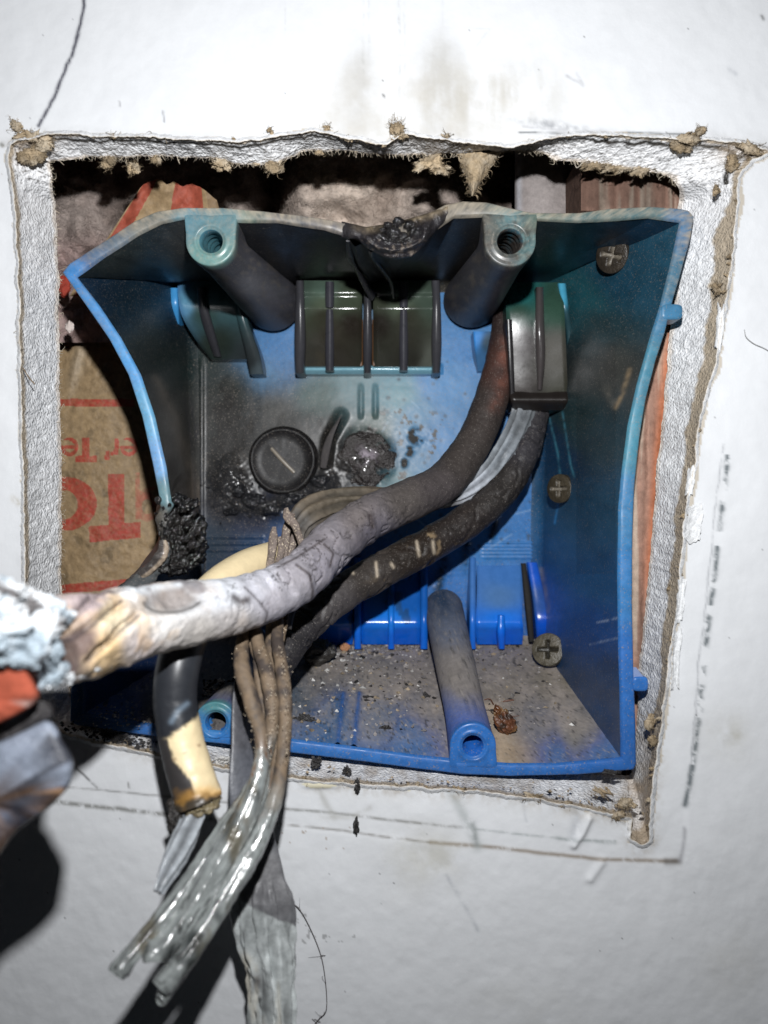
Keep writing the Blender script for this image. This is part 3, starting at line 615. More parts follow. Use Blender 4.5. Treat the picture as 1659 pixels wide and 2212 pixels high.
E_ = dict(rim=1.2, left=1.35, top=.95, right=1.1, back=1.3, floor=.85)
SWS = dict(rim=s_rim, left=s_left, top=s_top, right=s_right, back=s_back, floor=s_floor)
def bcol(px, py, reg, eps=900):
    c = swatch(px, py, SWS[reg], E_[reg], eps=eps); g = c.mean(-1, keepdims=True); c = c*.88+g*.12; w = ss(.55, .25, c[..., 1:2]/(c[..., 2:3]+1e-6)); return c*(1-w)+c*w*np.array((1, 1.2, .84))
sides = {
 'top': ([(168,600),(230,555),(300,510),(350,485),(395,475),(455,478),(520,482),(600,482),(700,498),(760,515),(800,535),(850,548),(890,540),(920,520),(940,500),(980,472),(1050,470),(1160,478),(1250,482),(1330,478),(1400,472),(1467,482)],
         [(137,590),(150,572),(230,520),(290,480),(340,458),(400,450),(480,450),(560,457),(650,466),(720,478),(790,492),(850,482),(920,466),(960,443),(1000,435),(1050,438),(1100,450),(1150,462),(1250,462),(1320,452),(1400,448),(1470,452),(1488,456),(1498,470)]),
 'right': ([(1467,482),(1450,560),(1425,660),(1400,740),(1375,830),(1355,920),(1342,1020),(1335,1100),(1333,1250),(1335,1400),(1338,1500),(1340,1635)],
           [(1498,470),(1490,520),(1470,590),(1450,660),(1435,720),(1415,780),(1395,860),(1380,950),(1370,1050),(1366,1150),(1365,1300),(1368,1450),(1372,1550),(1374,1650),(1368,1662)]),
 'floor': ([(1340,1635),(1200,1648),(1100,1648),(1000,1640),(900,1630),(750,1610),(600,1592),(480,1578),(350,1565),(250,1552),(185,1540)],
           [(1368,1662),(1250,1672),(1100,1676),(1000,1672),(900,1660),(750,1640),(600,1622),(480,1606),(350,1592),(250,1578),(165,1566),(152,1558)]),
 'left': ([(185,1540),(185,1450),(200,1380),(260,1312),(318,1275),(350,1238),(370,1195),(366,1140),(371,1085),(360,1010),(335,900),(305,810),(262,730),(215,660),(168,600)],
          [(152,1558),(155,1450),(170,1370),(230,1290),(280,1252),(325,1215),(348,1180),(338,1130),(346,1080),(330,1000),(308,900),(278,810),(238,735),(190,665),(137,590)])}
bc = dict(TL=(405,612), TR=(1178,612), BR=(1162,1388), BL=(432,1388))
bside = dict(top=('TL', 'TR'), right=('TR', 'BR'), floor=('BR', 'BL'), left=('BL', 'TL'))
nS = dict(top=360, right=260, floor=340, left=300); nW = 90; rF = .35
ctrB = W(800, 1000, BD)
mb = MB(); RI = []; RO = []; GR = {}
for s in ('top', 'right', 'floor', 'left'):
    pi, po = sides[s]; n = nS[s]
    fi = resample(pi, n); fo_ = resample(po, n)
    if s == 'left':
        k = ss(1070, 1110, fo_[:, 1])*ss(1270, 1230, fo_[:, 1]); jj = fbm(fo_[:, 1]*.05, 0*fo_[:, 1], 3, 4, .7)*11*k; fi[:, 0] += jj*1.2; fo_[:, 0] += jj
    FI = W(fi[:, 0], fi[:, 1], RIMD); FO = W(fo_[:, 0], fo_[:, 1], RIMD)
    a, b = [np.array(bc[q]) for q in bside[s]]
    u = np.linspace(0, 1, n)[:, None]
    K = W(*(a*(1-u)+b*u).T, BD)
    line0 = FI[0]*(1-u)+FI[-1]*u; de = FI-line0
    w = np.linspace(0, 1, nW)[None, :, None]
    Lb = (line0[:, None]*(1-w)+K[:, None]*w)+de[:, None]*((1-w)**1.5)
    # rounded foot into the back
    dist = (BD-Lb[..., 1]); inw = (ctrB-K)[:, None]; inw[..., 1] = 0; inw = inw/np.linalg.norm(inw, axis=-1)[..., None]
    q = np.clip(1-dist/rF, 0, 1); Lb = Lb+inw*(rF*(1-np.sqrt(np.clip(1-q**2, 0, 1))))[..., None]*.9
    px, py = Pj(Lb); GR[s] = (px.ravel(), py.ravel(), Lb.copy().reshape(-1, 3))
    nz = fbm(px*.02, py*.02, {'top':1,'right':2,'floor':3,'left':4}[s], 4)
    jit = 24*fbm(px*.012, py*.012, 40, 4, .6), 24*fbm(px*.012, py*.012, 60, 4, .6)
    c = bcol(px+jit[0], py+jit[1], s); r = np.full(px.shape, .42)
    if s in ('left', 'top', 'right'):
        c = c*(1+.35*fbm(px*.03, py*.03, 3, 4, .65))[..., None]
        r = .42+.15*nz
    if s == 'left':
        ash = np.exp(-(segdist(px, py, [(340,820),(375,900),(405,1000),(415,1080)])[0]/13)**2)*np.clip(.5+fbm(px*.04, py*.02, 2, 4), 0, 1); c = mixc(c, np.array((.24, .20, .16)), ash*.7)
        for off in (0, 12):
            g = np.exp(-(segdist(px, py, [(398+off,860),(415+off,960),(422+off,1100)])[0]/2.5)**2); c = mixc(c, np.array((.03, .03, .035)), g*.7)
        chm = np.exp(-((px-395)/40)**2-((py-1150)/75)**2); c = mixc(c, np.array((.008, .008, .008)), np.clip(chm*1.6, 0, 1)); r = r-.25*chm
    if s == 'top':
        fold = [(765,520),(775,560),(800,600),(820,640)]; fg = np.exp(-(segdist(px, py, fold)[0]/9)**2)+np.exp(-(segdist(px, py, [(800,540),(835,590),(850,640)])[0]/7)**2)
        Lb[..., 2] -= .14*fg; Lb[..., 2] += .05*fbm(px*.012, py*.02, 9, 3)
    if s == 'right':
        for pl, ww, cc_, am in (([(1185,895),(1205,980),(1212,1040)],2.4,(.12,.45,.6),.6),([(1215,890),(1232,1000),(1240,1030)],2.2,(.12,.45,.6),.5),([(1205,1090),(1198,1130)],2.4,(.05,.35,.8),.6),([(1290,1345),(1335,1335)],2,(.5,.6,.75),.6),([(1275,1392),(1335,1378)],2,(.5,.6,.75),.5),([(1360,800),(1345,850),(1330,880)],5,(.5,.36,.2),.6),([(1170,1230),(1185,1320)],5,(.35,.3,.28),.45),([(1310,840),(1325,870)],8,(.3,.27,.22),.4)):
            g = np.exp(-(segdist(px, py, pl)[0]/ww)**2); c = mixc(c, np.array(cc_), g*am*np.clip(.7+fbm(px*.1, py*.1, 2, 3), 0, 1))
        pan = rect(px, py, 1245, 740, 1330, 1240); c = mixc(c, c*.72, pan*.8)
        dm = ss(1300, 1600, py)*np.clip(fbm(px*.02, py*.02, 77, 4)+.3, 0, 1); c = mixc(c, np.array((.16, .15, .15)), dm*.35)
    if s == 'floor':
        dn = fbm(px*.03, py*.03, 21, 5, .7); c = mixc(c, np.array((.30, .26, .23)), np.clip(.42+1.0*dn, 0, .9)*ss(1625, 1550, py+.02*(px-900))*ss(1380, 1400, py)*ss(560, 760, px+1.2*(1500-py)*(py < 1500))); c = c*(1+.28*dn)[..., None]
        gr_ = fbm(px*.25, py*.25, 6, 3); c = mixc(c, np.array((.35, .31, .27)), ss(.25, .5, gr_)*.5); c = mixc(c, np.array((.03, .03, .03)), ss(.34, .5, fbm(px*.16+30, py*.16, 9, 3))*.7)
        for x_ in (733, 768):
            lnm = np.exp(-(segdist(px, py, [(x_+8,1500),(x_-4,1615)])[0]/5)**2); c = mixc(c, np.array((.01, .09, .32)), lnm*.75); Lb[..., 2] += .05*lnm
        tanm = np.exp(-(segdist(px, py, [(1062,1530),(1082,1600),(1086,1648)])[0]/16)**2); c = mixc(c, np.array((.42, .33, .24)), tanm*.8*np.clip(.8+dn, 0, 1))
        r = np.full(px.shape, .72); Lb[..., 2] += (.06*np.abs(fbm(px*.05, py*.05, 8, 4)))*ss(1390, 1430, py)*ss(1600, 1500, py)
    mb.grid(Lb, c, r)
    RI.append((FI, s)); RO.append(FO)
    # outer skin
    Ko = K+(K-ctrB)*[.05, 0, .05]; Ko[:, 1] = BD+.3
    w2 = np.linspace(0, 1, 24)[None, :, None]; l2 = FO[0]*(1-u)+FO[-1]*u
    Lo = (l2[:, None]*(1-w2)+Ko[:, None]*w2)+(FO-l2)[:, None]*((1-w2)**1.5)
    px, py = Pj(FO); c = bcol(px, py, 'rim'); c = np.repeat(c[:, None], 24, 1)*np.array((.8, .8, .8)); mb.grid(Lo[:, ::-1], c[:, ::-1], .5)
    if s == 'floor': mb.add(np.vstack([Ko[:1], Ko[-1:]]), np.zeros((0, 4), int), (.01, .1, .4))
    # flat front edge with softened arrises
    q = [0, .08, .2, .5, .8, .92, 1]; dz = [.07, .02, 0, 0, 0, .02, .07]
    R = np.stack([FI*(1-t)+FO*t+np.array([0, d-.0, 0]) for t, d in zip(q, dz)], 1)
    R[:, 0] = FI; R[:, -1] = FO; R[:, 1:-1, 1] -= .09
    px, py = Pj(R)
    R[..., 1] += .02*fbm(px*.02, py*.02, 3, 3)
    c = bcol(px+8*fbm(px*.05, py*.05, 1, 3), py, 'rim', 250)
    dust = np.clip(fbm(px*.12, py*.12, 14, 4, .7)+.15+.3*ss(700, 520, py)*ss(220, 300, px), 0, 1)*ss(1600, 600, py)*(.3+.7*ss(760, 480, py)); tt_ = np.array(q)[None]
    c = mixc(c, np.array((.36, .31, .24)), dust*(.35+.65*tt_**2)*1.3*(1-np.exp(-((px-100)/70)**2)))
    mb.grid(R, c, np.clip(.42+.25*fbm(px*.05, py*.05, 2, 3), .2, .8))
# back of the box
A, B = np.meshgrid(np.arange(395, 1192, 2.6), np.arange(600, 1402, 2.6), indexing='ij')
hb = .03*fbm(A*.006, B*.008, 2, 3)+.003*fbm(A*.06, B*.06, 3, 3)
dam = np.exp(-(segdist(A, B, [(520,1085),(570,1100),(640,1075),(690,1060),(710,1045)])[0]/22)**2)+.9*np.exp(-((A-500)/35)**2-((B-1050)/45)**2)
hb += dam*(.16+.30*fbm(A*.035, B*.035, 6, 4, .65))
hb += .28*np.exp(-(segdist(A, B, [(705,1000),(712,950),(738,898)])[0]/9)**2)
for x_ in (780, 811): hb += .07*np.exp(-((A-x_)/4.5)**4-((B-868)/34)**8)
for yy in (1172, 1180, 1188, 1196, 1204): hb += .035*np.exp(-((B-yy)/2.2)**2)*(A > 1040)*(A < 1150)
for yy in (1160, 1174, 1188): hb += .035*np.exp(-((B-yy)/2.6)**2)*(A > 435)*(A < 570)
hb += .06*np.exp(-((A-436)/5)**2)*ss(760, 800, B)
hb += .05*ss(3, -3, np.abs(B-798)-9)*(A > 640)*(A < 955)
jx = 22*fbm(A*.012, B*.012, 40, 4, .6); jy = 22*fbm(A*.012, B*.012, 60, 4, .6)
cb = bcol(A+jx, B+jy, 'back'); rb = np.full(A.shape, .38)
cb *= (1+.12*fbm(A*.03, B*.03, 8, 4))[..., None]
sw_ = np.clip(np.exp(-((A-590)/175)**2-((B-990)/135)**2)+.8*np.exp(-((A-470)/70)**2-((B-900)/160)**2)+.5*np.exp(-((A-700)/60)**2-((B-930)/60)**2), 0, 1)
pt_ = ss(-.12, .22, fbm(A*.018, B*.014, 51, 5, .68)+.28*(sw_-.5))
cb = mixc(cb, np.array((.014, .013, .012)), sw_*(.72+.27*pt_)); rb = rb-.06*sw_*pt_
drp = ss(.16, .34, fbm(A*.07, B*.012, 52, 4, .6))*sw_; cb = mixc(cb, np.array((.05, .045, .04)), drp*.4)
for _ in range(14):
    x_, y_ = rng.uniform(820, 1140), rng.uniform(800, 1200); q_ = rng.normal(0, 40, 2); cb = mixc(cb, np.array((.35, .5, .65)), .35*np.exp(-(segdist(A, B, [(x_, y_), (x_+q_[0], y_+q_[1])])[0]/1.6)**2))
d1 = np.hypot(A-612, B-995); d2 = np.hypot(A-790, B-990)
cb = mixc(cb, np.array((.02, .018, .018)), np.clip(np.exp(-(d2/62)**4)*(.95+.5*fbm(A*.05, B*.05, 3, 4)), 0, 1))
cb = mixc(cb, np.array((.028, .028, .03)), np.clip(dam*1.2, 0, 1)); rb = rb-.22*np.clip(dam, 0, 1)
hb += .12*np.exp(-(d2/55)**4)*(1+1.6*fbm(A*.05, B*.05, 8, 4, .6))
pip = ss(.22, .34, fbm(A*.045, B*.045, 31, 4, .7))*np.exp(-((A-880)/110)**2-((B-960)/80)**2); cb = mixc(cb, np.array((.02, .02, .018)), ss(.25, .45, pip))
for x_, y_, r_ in ((900,942,20),(918,950,13),(885,975,12),(870,1000,12)):
    g = np.exp(-((A-x_)**2+(B-y_)**2)/r_**2)*np.clip(.6+1.6*fbm(A*.08, B*.08, 5, 3), 0, 1); cb = mixc(cb, np.array((.025, .024, .022)), ss(.32, .5, g)); hb += .02*g; rb = rb+.3*ss(.2, .4, g)
for _ in range(90):
    x_, y_ = rng.uniform(820, 1150), rng.uniform(780, 1200); r_ = rng.uniform(1.8, 5.5); g = np.exp(-(((A-x_)**2+(B-y_)**2)/r_**2)**2); cb = mixc(cb, np.array((.03, .05, .07)), g*rng.uniform(.4, .9))
# sooty runs lower down
for pl, ww in (([(955,1210),(960,1235),(945,1265)],14),([(1010,1180),(1006,1225)],10),([(1075,1120),(1060,1165)],8),([(745,1290),(740,1340)],9),([(800,1250),(840,1240),(845,1340)],9),([(1035,1245),(1050,1240)],5)):
    g = np.exp(-(segdist(A, B, pl)[0]/ww)**2)*np.clip(.7+1.3*fbm(A*.06, B*.06, 9, 4), 0, 1); cb = mixc(cb, np.array((.015, .03, .045)), np.clip(g*1.2, 0, .9)); rb -= .12*g; hb += .04*g
# vertical fade line of the moulded strip
cb = mixc(cb, cb*.8, rect(A, B, 1005, 1050, 1012, 1380)*.5)
Vb = W(A, B, BD); k = (CD+BD)/CD; Vb[..., 1] -= hb
mb.grid(Vb, cb, np.clip(rb, .08, 1))
Vo = np.stack([W(np.array([360, 1220]), np.array([y, y]), BD+.28) for y in (580, 1420)]); mb.grid(Vo[:, ::-1], (.01, .1, .4), .5)
mb.build('shell', M_plastic, box)

# screw posts
def post(name, cx_, cy_, R, rh, up, bx_, by_, br_, bd, H, reg='top', lab=None):
    mb = MB(); n = 96; th = np.linspace(0, 2*math.pi, n, endpoint=False); c0 = W(cx_, cy_, RIMD-.10); r = R/100*(CD+RIMD)/CD; h_ = rh/100*(CD+RIMD)/CD; HH = H/100*(CD+RIMD)/CD
    dx, dz = np.cos(th), np.sin(th); 
    ext = np.where(dz*up > 0, np.minimum(1/np.maximum(np.abs(dx), 1e-6), HH/r/np.maximum(np.abs(dz), 1e-6)), 1.)
    fl = np.where(dz*up > 0, ext*(1+.12*ss(.2, 1, dz*up)*np.abs(dx)), 1)
    rows = []
    def ring(rr, d, e=None): rows.append(c0+np.stack([dx*rr, np.full(n, d), dz*rr], -1))
    for d in np.linspace(2.6 if cx_ != 465 else .9, .12, 26): 
        w = h_*.80*(1+.09*math.sin(d*26)); ax_ = (W(bx_, by_, bd)-c0)*np.array([1, 0, 1])*(d/(bd-.5)); rows.append(c0+ax_+np.stack([dx*w, np.full(n, d), dz*w], -1))
    ring(h_*.86, .05); ring(h_*.9, .03); ring(h_*1.0, .03); ring(h_*1.05, -.005); ring(h_*1.22, -.02); ring(h_*1.3, 0)
    e = r*fl
    for t in (.3, .6, .9): rows.append(c0+np.stack([dx*(h_*1.3*(1-t)+e*t), 0*dx, dz*(h_*1.3*(1-t)+e*t)], -1))
    rows.append(c0+np.stack([dx*e*.985, 0*dx+.015, dz*e*.985], -1)); rows.append(c0+np.stack([dx*e, 0*dx+.06, dz*e], -1)); 
    b0 = W(bx_, by_, bd); rb_ = br_/100*(CD+bd)/CD
    base = c0+np.array([0, .35, 0])
    rows.append(base+np.stack([dx*e*.99, 0*dx, dz*e*.99], -1))
    for t in np.linspace(.12, 1, 30):
        cc = base*(1-t)+b0*t; rr_ = (r*.9)*(1-t)+rb_*t; k = ss(0, .25, t); ee = e*(1-k)+rr_*k if True else rr_
        rows.append(cc+np.stack([dx*ee, 0*dx, dz*ee], -1))
    V = np.stack(rows); px, py = Pj(V); reg_d = V[..., 1] > RIMD+.2
    c = bcol(px, py, 'rim', 250); c = mixc(c, np.array((.36, .31, .24)), np.clip(fbm(px*.14, py*.14, 5, 4, .7)+.1, 0, 1)*.5*(py < 900))
    if cx_ == 1102: c = mixc(c, np.array((.05, .045, .04)), np.clip(.15+1.5*fbm(px*.07, py*.07, 15, 4), 0, .8))
    if reg == 'top':
        inner = np.broadcast_to(C(70, 70, 76, .75), V.shape)*(1+.25*fbm(px*.02, py*.02, 4, 4))[..., None]
        inner = inner*(.8+.5*ss(-.3, .3, fbm(px*.012, py*.02, 44, 5, .65)))[..., None]; inner = mixc(inner, np.array((.16, .14, .12)), ss(.15, .4, fbm(px*.10, py*.10, 45, 4))*.5); inner = mixc(inner, C(110, 110, 115, .6), np.exp(-((px-540)/30)**2-((py-618)/28)**2)*.5)  # ends with a pale spot, a soft reflection painted on the left tube
    else:
        inner = bcol(px, py, 'floor'); inner = inner*(1+.2*fbm(px*.04, py*.04, 4, 4))[..., None]; inner = mixc(inner, np.array((.30, .27, .24)), ss(.2, .5, fbm(px*.22, py*.22, 6, 3))*.45); inner = mixc(inner, np.array((.04, .04, .04)), ss(.3, .5, fbm(px*.15+9, py*.15, 6, 3))*.6); inner = mixc(inner, C(48, 88, 165, .85), ss(1480, 1560, py+22*fbm(px*.04, py*.04, 6, 3))*.75)
        inner = mixc(inner, C(30, 45, 65, .6), np.exp(-(((px-960)/50)**2+((py-1292)/42)**2)**2)*np.clip(.9+fbm(px*.05, py*.05, 9, 3), 0, 1))
    c = np.where(reg_d[..., None], inner, c)
    hole = np.arange(V.shape[0])[:, None] < 27
    hc = bcol(px, py, 'rim', 400)*np.array((.55, .8, 1.0))
    if cx_ == 1102: hc = mixc(hc, np.array((.06, .05, .045)), np.clip(.5+1.5*fbm(px*.1, py*.1, 2, 3), 0, 1)); 
    c = np.where(hole[..., None] & ~(np.arange(V.shape[0])[:, None] > 26)[..., None], hc, c)
    ro = np.where(reg_d & ~hole, .5 if reg == 'top' else .8, .32); ro = np.broadcast_to(ro, px.shape)
    mb.grid(V, c, ro, True)
    # plug at the bottom of the screw hole and round end of the post
    mb.grid(np.stack([V[0], np.repeat(V[0].mean(0)[None], n, 0)]), (.01, .012, .02) if cx_ != 1102 else (.3, .14, .04), .6, True)
    E0 = V[-1]; ce = E0.mean(0)
    dome = [E0]+[ce+(E0-ce)*math.cos(a)+np.array([0, .5*math.sin(a)*rb_, 0]) for a in (.4, .8, 1.2, 1.5)]
    mb.grid(np.stack(dome), inner[-1:, :].repeat(5, 0), .5, True)
    o = mb.build(name, M_plastic, box)
    if lab: o['label'] = lab
    return o
post('screw_post', 455, 520, 54, 29, 1, 590, 655, 60, 6.6, 55, 'top', 'left upper screw post, pale blue-green face with a clean threaded hole')
post('screw_post', 1102, 520, 56, 32, 1, 1018, 648, 60, 6.6, 55, 'top', 'right upper screw post, soot-crusted with orange grit in its hole')
post('screw_post', 1022, 1612, 50, 26, -1, 958, 1315, 42, 6.6, 45, 'floor', 'lower right screw post, bright blue')
post('screw_post', 465, 1562, 46, 26, -1, 560, 1440, 40, 5.8, 30, 'floor', 'lower left screw post, half hidden beneath the hanging wires')

# moulded flaps and ribs
def plate(name, rows, thick=.12, colf=None, rough=.25, nx_=40, label=None, curve=0., mb=None, mat_=None, ny_=50):
    own = mb is None
    if own: mb = MB()
    r = resample([(a, b, c, d) for a, b, c, d in rows], ny_) if len(rows) < 3 else catmull(rows, ny_)
    s = np.linspace(0, 1, nx_)[None]
    px = r[:, :1]*(1-s)+r[:, 1:2]*s; py = np.repeat(r[:, 2:3], nx_, 1); d = np.repeat(r[:, 3:4], nx_, 1)-curve*(1-(2*s-1)**2)
    e = np.minimum(s, 1-s); d = d+.05*np.exp(-(e/.03)**2)
    c = colf(px, py) if colf else bcol(px, py, 'back')
    F = W(px, py, d); K = F+np.array([0, thick, 0])
    mb.grid(F[::-1], c[::-1], rough)
    for ed in (F[:, :1], F[:, -1:]):
        k_ = ed+np.array([0, thick, 0]); mb.grid(np.concatenate([ed, k_], 1), np.repeat(c[:, :1]*.8, 2, 1), rough)
    for i in (0, -1):
        mb.grid(np.stack([F[i], K[i]]), np.stack([c[i], c[i]*.8]), rough)
    if own:
        o = mb.build(name, mat_ or M_plainpl, box)
        if label: o['label'] = label
        return o
s_cl = [(395,650,(70,135,165)),(370,650,(50,130,210)),(440,640,(58,100,112)),(440,680,(42,66,62)),(500,650,(42,76,80)),(470,740,(38,48,42)),(540,780,(45,52,54)),(560,800,(70,84,90)),
        (650,630,(50,80,76)),(700,630,(62,100,94)),(700,655,(70,92,76)),(700,680,(46,48,36)),(720,720,(48,46,40)),(720,765,(42,40,36)),(650,780,(50,52,52)),(750,650,(56,74,60)),(760,700,(36,30,26)),
        (860,630,(66,108,104)),(860,655,(72,92,78)),(880,690,(42,46,36)),(880,730,(44,46,42)),(880,775,(40,42,40)),(940,780,(74,84,84)),(930,650,(52,78,72)),(820,700,(34,30,28)),(820,650,(50,60,50))]
def clc(px, py):
    c = swatch(px+10*fbm(px*.03, py*.03, 3, 3), py, s_cl, 1.0, eps=120); g = c.mean(-1, keepdims=True); return np.where(px[..., None] > 600, (c*.55+g*.45)*np.array((1.08, 1.02, .86)), c*.8+g*.2)
# pair of flaps at the head of the box
for (x0, x1) in ((648, 782), (806, 944)):
    plate('knockout_flap', [(x0,x1,606,5.9),(x0,x1,628,5.64),(x0,x1,641,5.69),(x0,x1,652,5.67),(x0,x1,665,5.63),(x0,x1,680,5.70),(x0,x1,740,5.98),(x0,x1,792,6.3)], .6, clc, .15, curve=.05)
    xc = (x0+x1)/2-3
    for (q0, q1, z0, z1) in ((608, 664, 5.52, 5.52), (668, 800, 5.62, 6.14)):
        plate('flap_rib', [(xc-9,xc+9,q0,z0),(xc-10,xc+10,(q0+q1)/2,(z0+z1)/2),(xc-9,xc+9,q1,z1)], .3, lambda a, b: np.broadcast_to(C(52, 52, 58, .9), a.shape+(3,)), .3, 16, curve=.08, ny_=24)
for x0, x1 in ((636, 660), (784, 804), (932, 954)):
    plate('divider', [(x0+(4 if x0 < 700 else 0),x1-4,606,5.6),(x0+2,x1-2,660,5.5),(x0,x1,740,5.75),(x0+2,x1-3,806,6.2)], .9, lambda a, b: np.broadcast_to(C(56, 56, 60, .9), a.shape+(3,))*(1+.3*fbm(a*.05, b*.02, 3))[..., None], .3, 14, curve=.10)
plate('ledge', [(655,945,790,6.5),(655,945,798,6.42),(655,945,808,6.6)], .4, lambda a, b: np.broadcast_to(C(120, 165, 180, .9), a.shape+(3,)), .15, ny_=12)
for x0, x1 in ((775, 784), (804, 811)):
    plate('orange_strip', [(x0,x1,690,6.0),(x0,x1,790,6.3)], .2, lambda a, b: np.broadcast_to(np.array((.13, .06, .025)), a.shape+(3,)), .4, 6, ny_=10)
# skewed flap at the left
plate('knockout_flap', [(383,505,606,5.9),(385,512,640,5.55),(392,525,680,5.65),(420,538,730,6.0),(455,552,776,6.5)], .5, clc, .2, label='skewed left flap, teal at its top')
plate('flap_rib', [(425,441,620,5.4),(428,448,660,5.42),(440,462,710,5.75),(462,478,770,6.3)], .3, lambda a, b: np.broadcast_to(C(48, 48, 52, .9), a.shape+(3,)), .3, 14, curve=.08)
plate('divider', [(500,520,620,5.5),(512,535,690,5.6),(530,560,760,6.0),(540,570,808,6.4)], .7, clc, .3, 16, curve=.1)
plate('divider', [(366,384,622,5.7),(366,386,660,5.7),(372,388,700,6.1)], .6, lambda a, b: np.broadcast_to(C(60, 135, 190, .9), a.shape+(3,)), .3, 12, curve=.05)
# big clamp at the right
cR = lambda a, b: swatch(a, b, [(1120,640,(30,95,95)),(1120,670,(40,62,52)),(1200,660,(45,70,58)),(1125,740,(66,62,62)),(1125,840,(58,54,52)),(1200,760,(68,66,60)),(1200,850,(54,54,46)),(1160,870,(26,22,20))], .9, eps=150)
plate('cable_clamp', [(1095,1215,610,5.4),(1093,1218,650,4.9),(1094,1220,690,4.8),(1098,1224,780,5.0),(1102,1228,868,5.25),(1106,1226,882,5.7)], .9, cR, .28, curve=.08, label='tall sooty clamp gripping the cables at upper right')
plate('clamp_rib', [(1158,1174,620,4.75),(1156,1176,700,4.6),(1158,1178,770,4.75),(1160,1172,842,5.05)], .35, lambda a, b: np.broadcast_to(C(64, 60, 60, .9), a.shape+(3,)), .2, 16, curve=.10)
plate('clamp_rib', [(1093,1106,690,4.72),(1097,1110,780,4.9),(1102,1113,866,5.15)], .8, lambda a, b: np.broadcast_to(C(28, 26, 28, .9), a.shape+(3,)), .3, 12, curve=.03)
plate('clamp_foot', [(1100,1228,846,5.1),(1104,1230,866,5.0),(1108,1224,886,5.35)], .8, lambda a, b: np.broadcast_to(C(30, 26, 24, .9), a.shape+(3,)), .35, ny_=16)
plate('divider', [(1205,1222,612,5.2),(1212,1228,660,5.0),(1222,1238,720,5.3),(1226,1236,800,5.6)], .9, lambda a, b: swatch(a, b, [(1215,620,(70,150,180)),(1230,700,(35,60,66)),(1232,800,(40,50,52))], .9, eps=100), .3, 12, curve=.08)
plate('divider', [(1022,1068,716,6.1),(1026,1062,760,6.3),(1032,1046,802,6.7)], .6, lambda a, b: swatch(a, b, [(1025,730,(60,130,200)),(1055,740,(45,66,80)),(1040,790,(60,100,140))], .9, eps=100), .3, 16)
# flaps at the foot
s_cf = [(740,1260,(15,80,180)),(740,1340,(20,100,225)),(740,1370,(10,85,220)),(820,1260,(20,80,160)),(880,1300,(20,75,170)),(850,1340,(25,105,225)),(860,1375,(10,85,220)),(1090,1240,(60,100,185)),(1080,1290,(75,105,175)),(1080,1345,(20,100,225)),(1090,1375,(10,85,225))]
def cfc(px, py): return np.array((1, 1.2, .85))*mixc(swatch(px, py, s_cf, .9, eps=200), np.array((.02, .035, .05)), np.clip(ss(.22, .4, fbm(px*.05, py*.03, 41, 4))*.6*(px < 900), 0, 1))
for x0, x1, lab in ((688, 762, None), (782, 908, None), (1030, 1128, 'lower right flap, dusty pale blue above a shiny rolled edge')):
    plate('knockout_flap', [(x0,x1,1222,6.9),(x0,x1,1280,6.55),(x0-2,x1,1335,6.15),(x0-2,x1+2,1352,6.12),(x0-2,x1+2,1368,6.3),(x0,x1,1392,6.6)], .5, cfc, .22, label=lab)
for x0, x1 in ((765, 780), (838, 852), (908, 924), (1014, 1028)):
    plate('divider', [(x0,x1,1205,6.85),(x0,x1,1290,6.3),(x0,x1,1345,5.95),(x0,x1,1402,6.2)], .8, cfc, .3, 12, curve=.06)
plate('divider', [(1076,1090,1330,6.05),(1074,1092,1365,5.95),(1078,1090,1402,6.2)], .6, cfc, .3, 12, curve=.06)
plate('divider', [(1138,1160,1215,6.85),(1150,1178,1290,6.5),(1156,1196,1340,6.25),(1160,1192,1384,6.4)], .5, lambda a, b: swatch(a, b, [(1150,1230,(30,95,210)),(1165,1300,(50,90,160)),(1175,1350,(15,85,200)),(1175,1380,(10,75,180))], 1.2, eps=100), .25, 14, curve=.05)
plate('slit', [(1126,1136,1217,6.75),(1134,1148,1300,6.4),(1143,1154,1386,6.35)], .1, lambda a, b: np.broadcast_to(np.array((.01, .008, .006)), a.shape+(3,)), .8, 6)
# round knockout with a slot
mk = MB(); n = 80; th = np.linspace(0, 2*math.pi, n, endpoint=False); c0 = W(612, 996, BD-.1)
rk = 71/100*(CD+BD)/CD; rows = []
for r_, d_ in ((1.07, .1), (1.03, -.02), (1.0, -.12), (.985, -.17), (.95, -.20), (.9, -.20), (.88, -.17), (.6, -.17), (.3, -.17), (.02, -.17)):
    rows.append(c0+np.stack([np.cos(th)*rk*r_*(1+.015*np.sin(3*th)), np.full(n, d_), np.sin(th)*rk*r_], -1))
V = np.stack(rows); px, py = Pj(V); V[..., 1] -= .02*fbm(px*.04, py*.04, 3, 3)
mk.grid(V, np.broadcast_to(C(26, 25, 26, 1.), V.shape)*(1+.5*fbm(px*.05, py*.05, 7, 3))[..., None], np.full(px.shape, .46), True); kn = mk.build('round_knockout', M_plastic, box); kn['label'] = 'round sooty knockout disc with a diagonal slot'
mk = MB(); tube(mk, [(586,968,BD-.29,.05),(610,995,BD-.30,.06),(636,1021,BD-.29,.05)], 20, 12, lambda U, T, V, px, py, d: np.broadcast_to(C(120, 112, 100, .8), V.shape), .35, flat=.6); mk.build('slot', M_plainpl, kn)
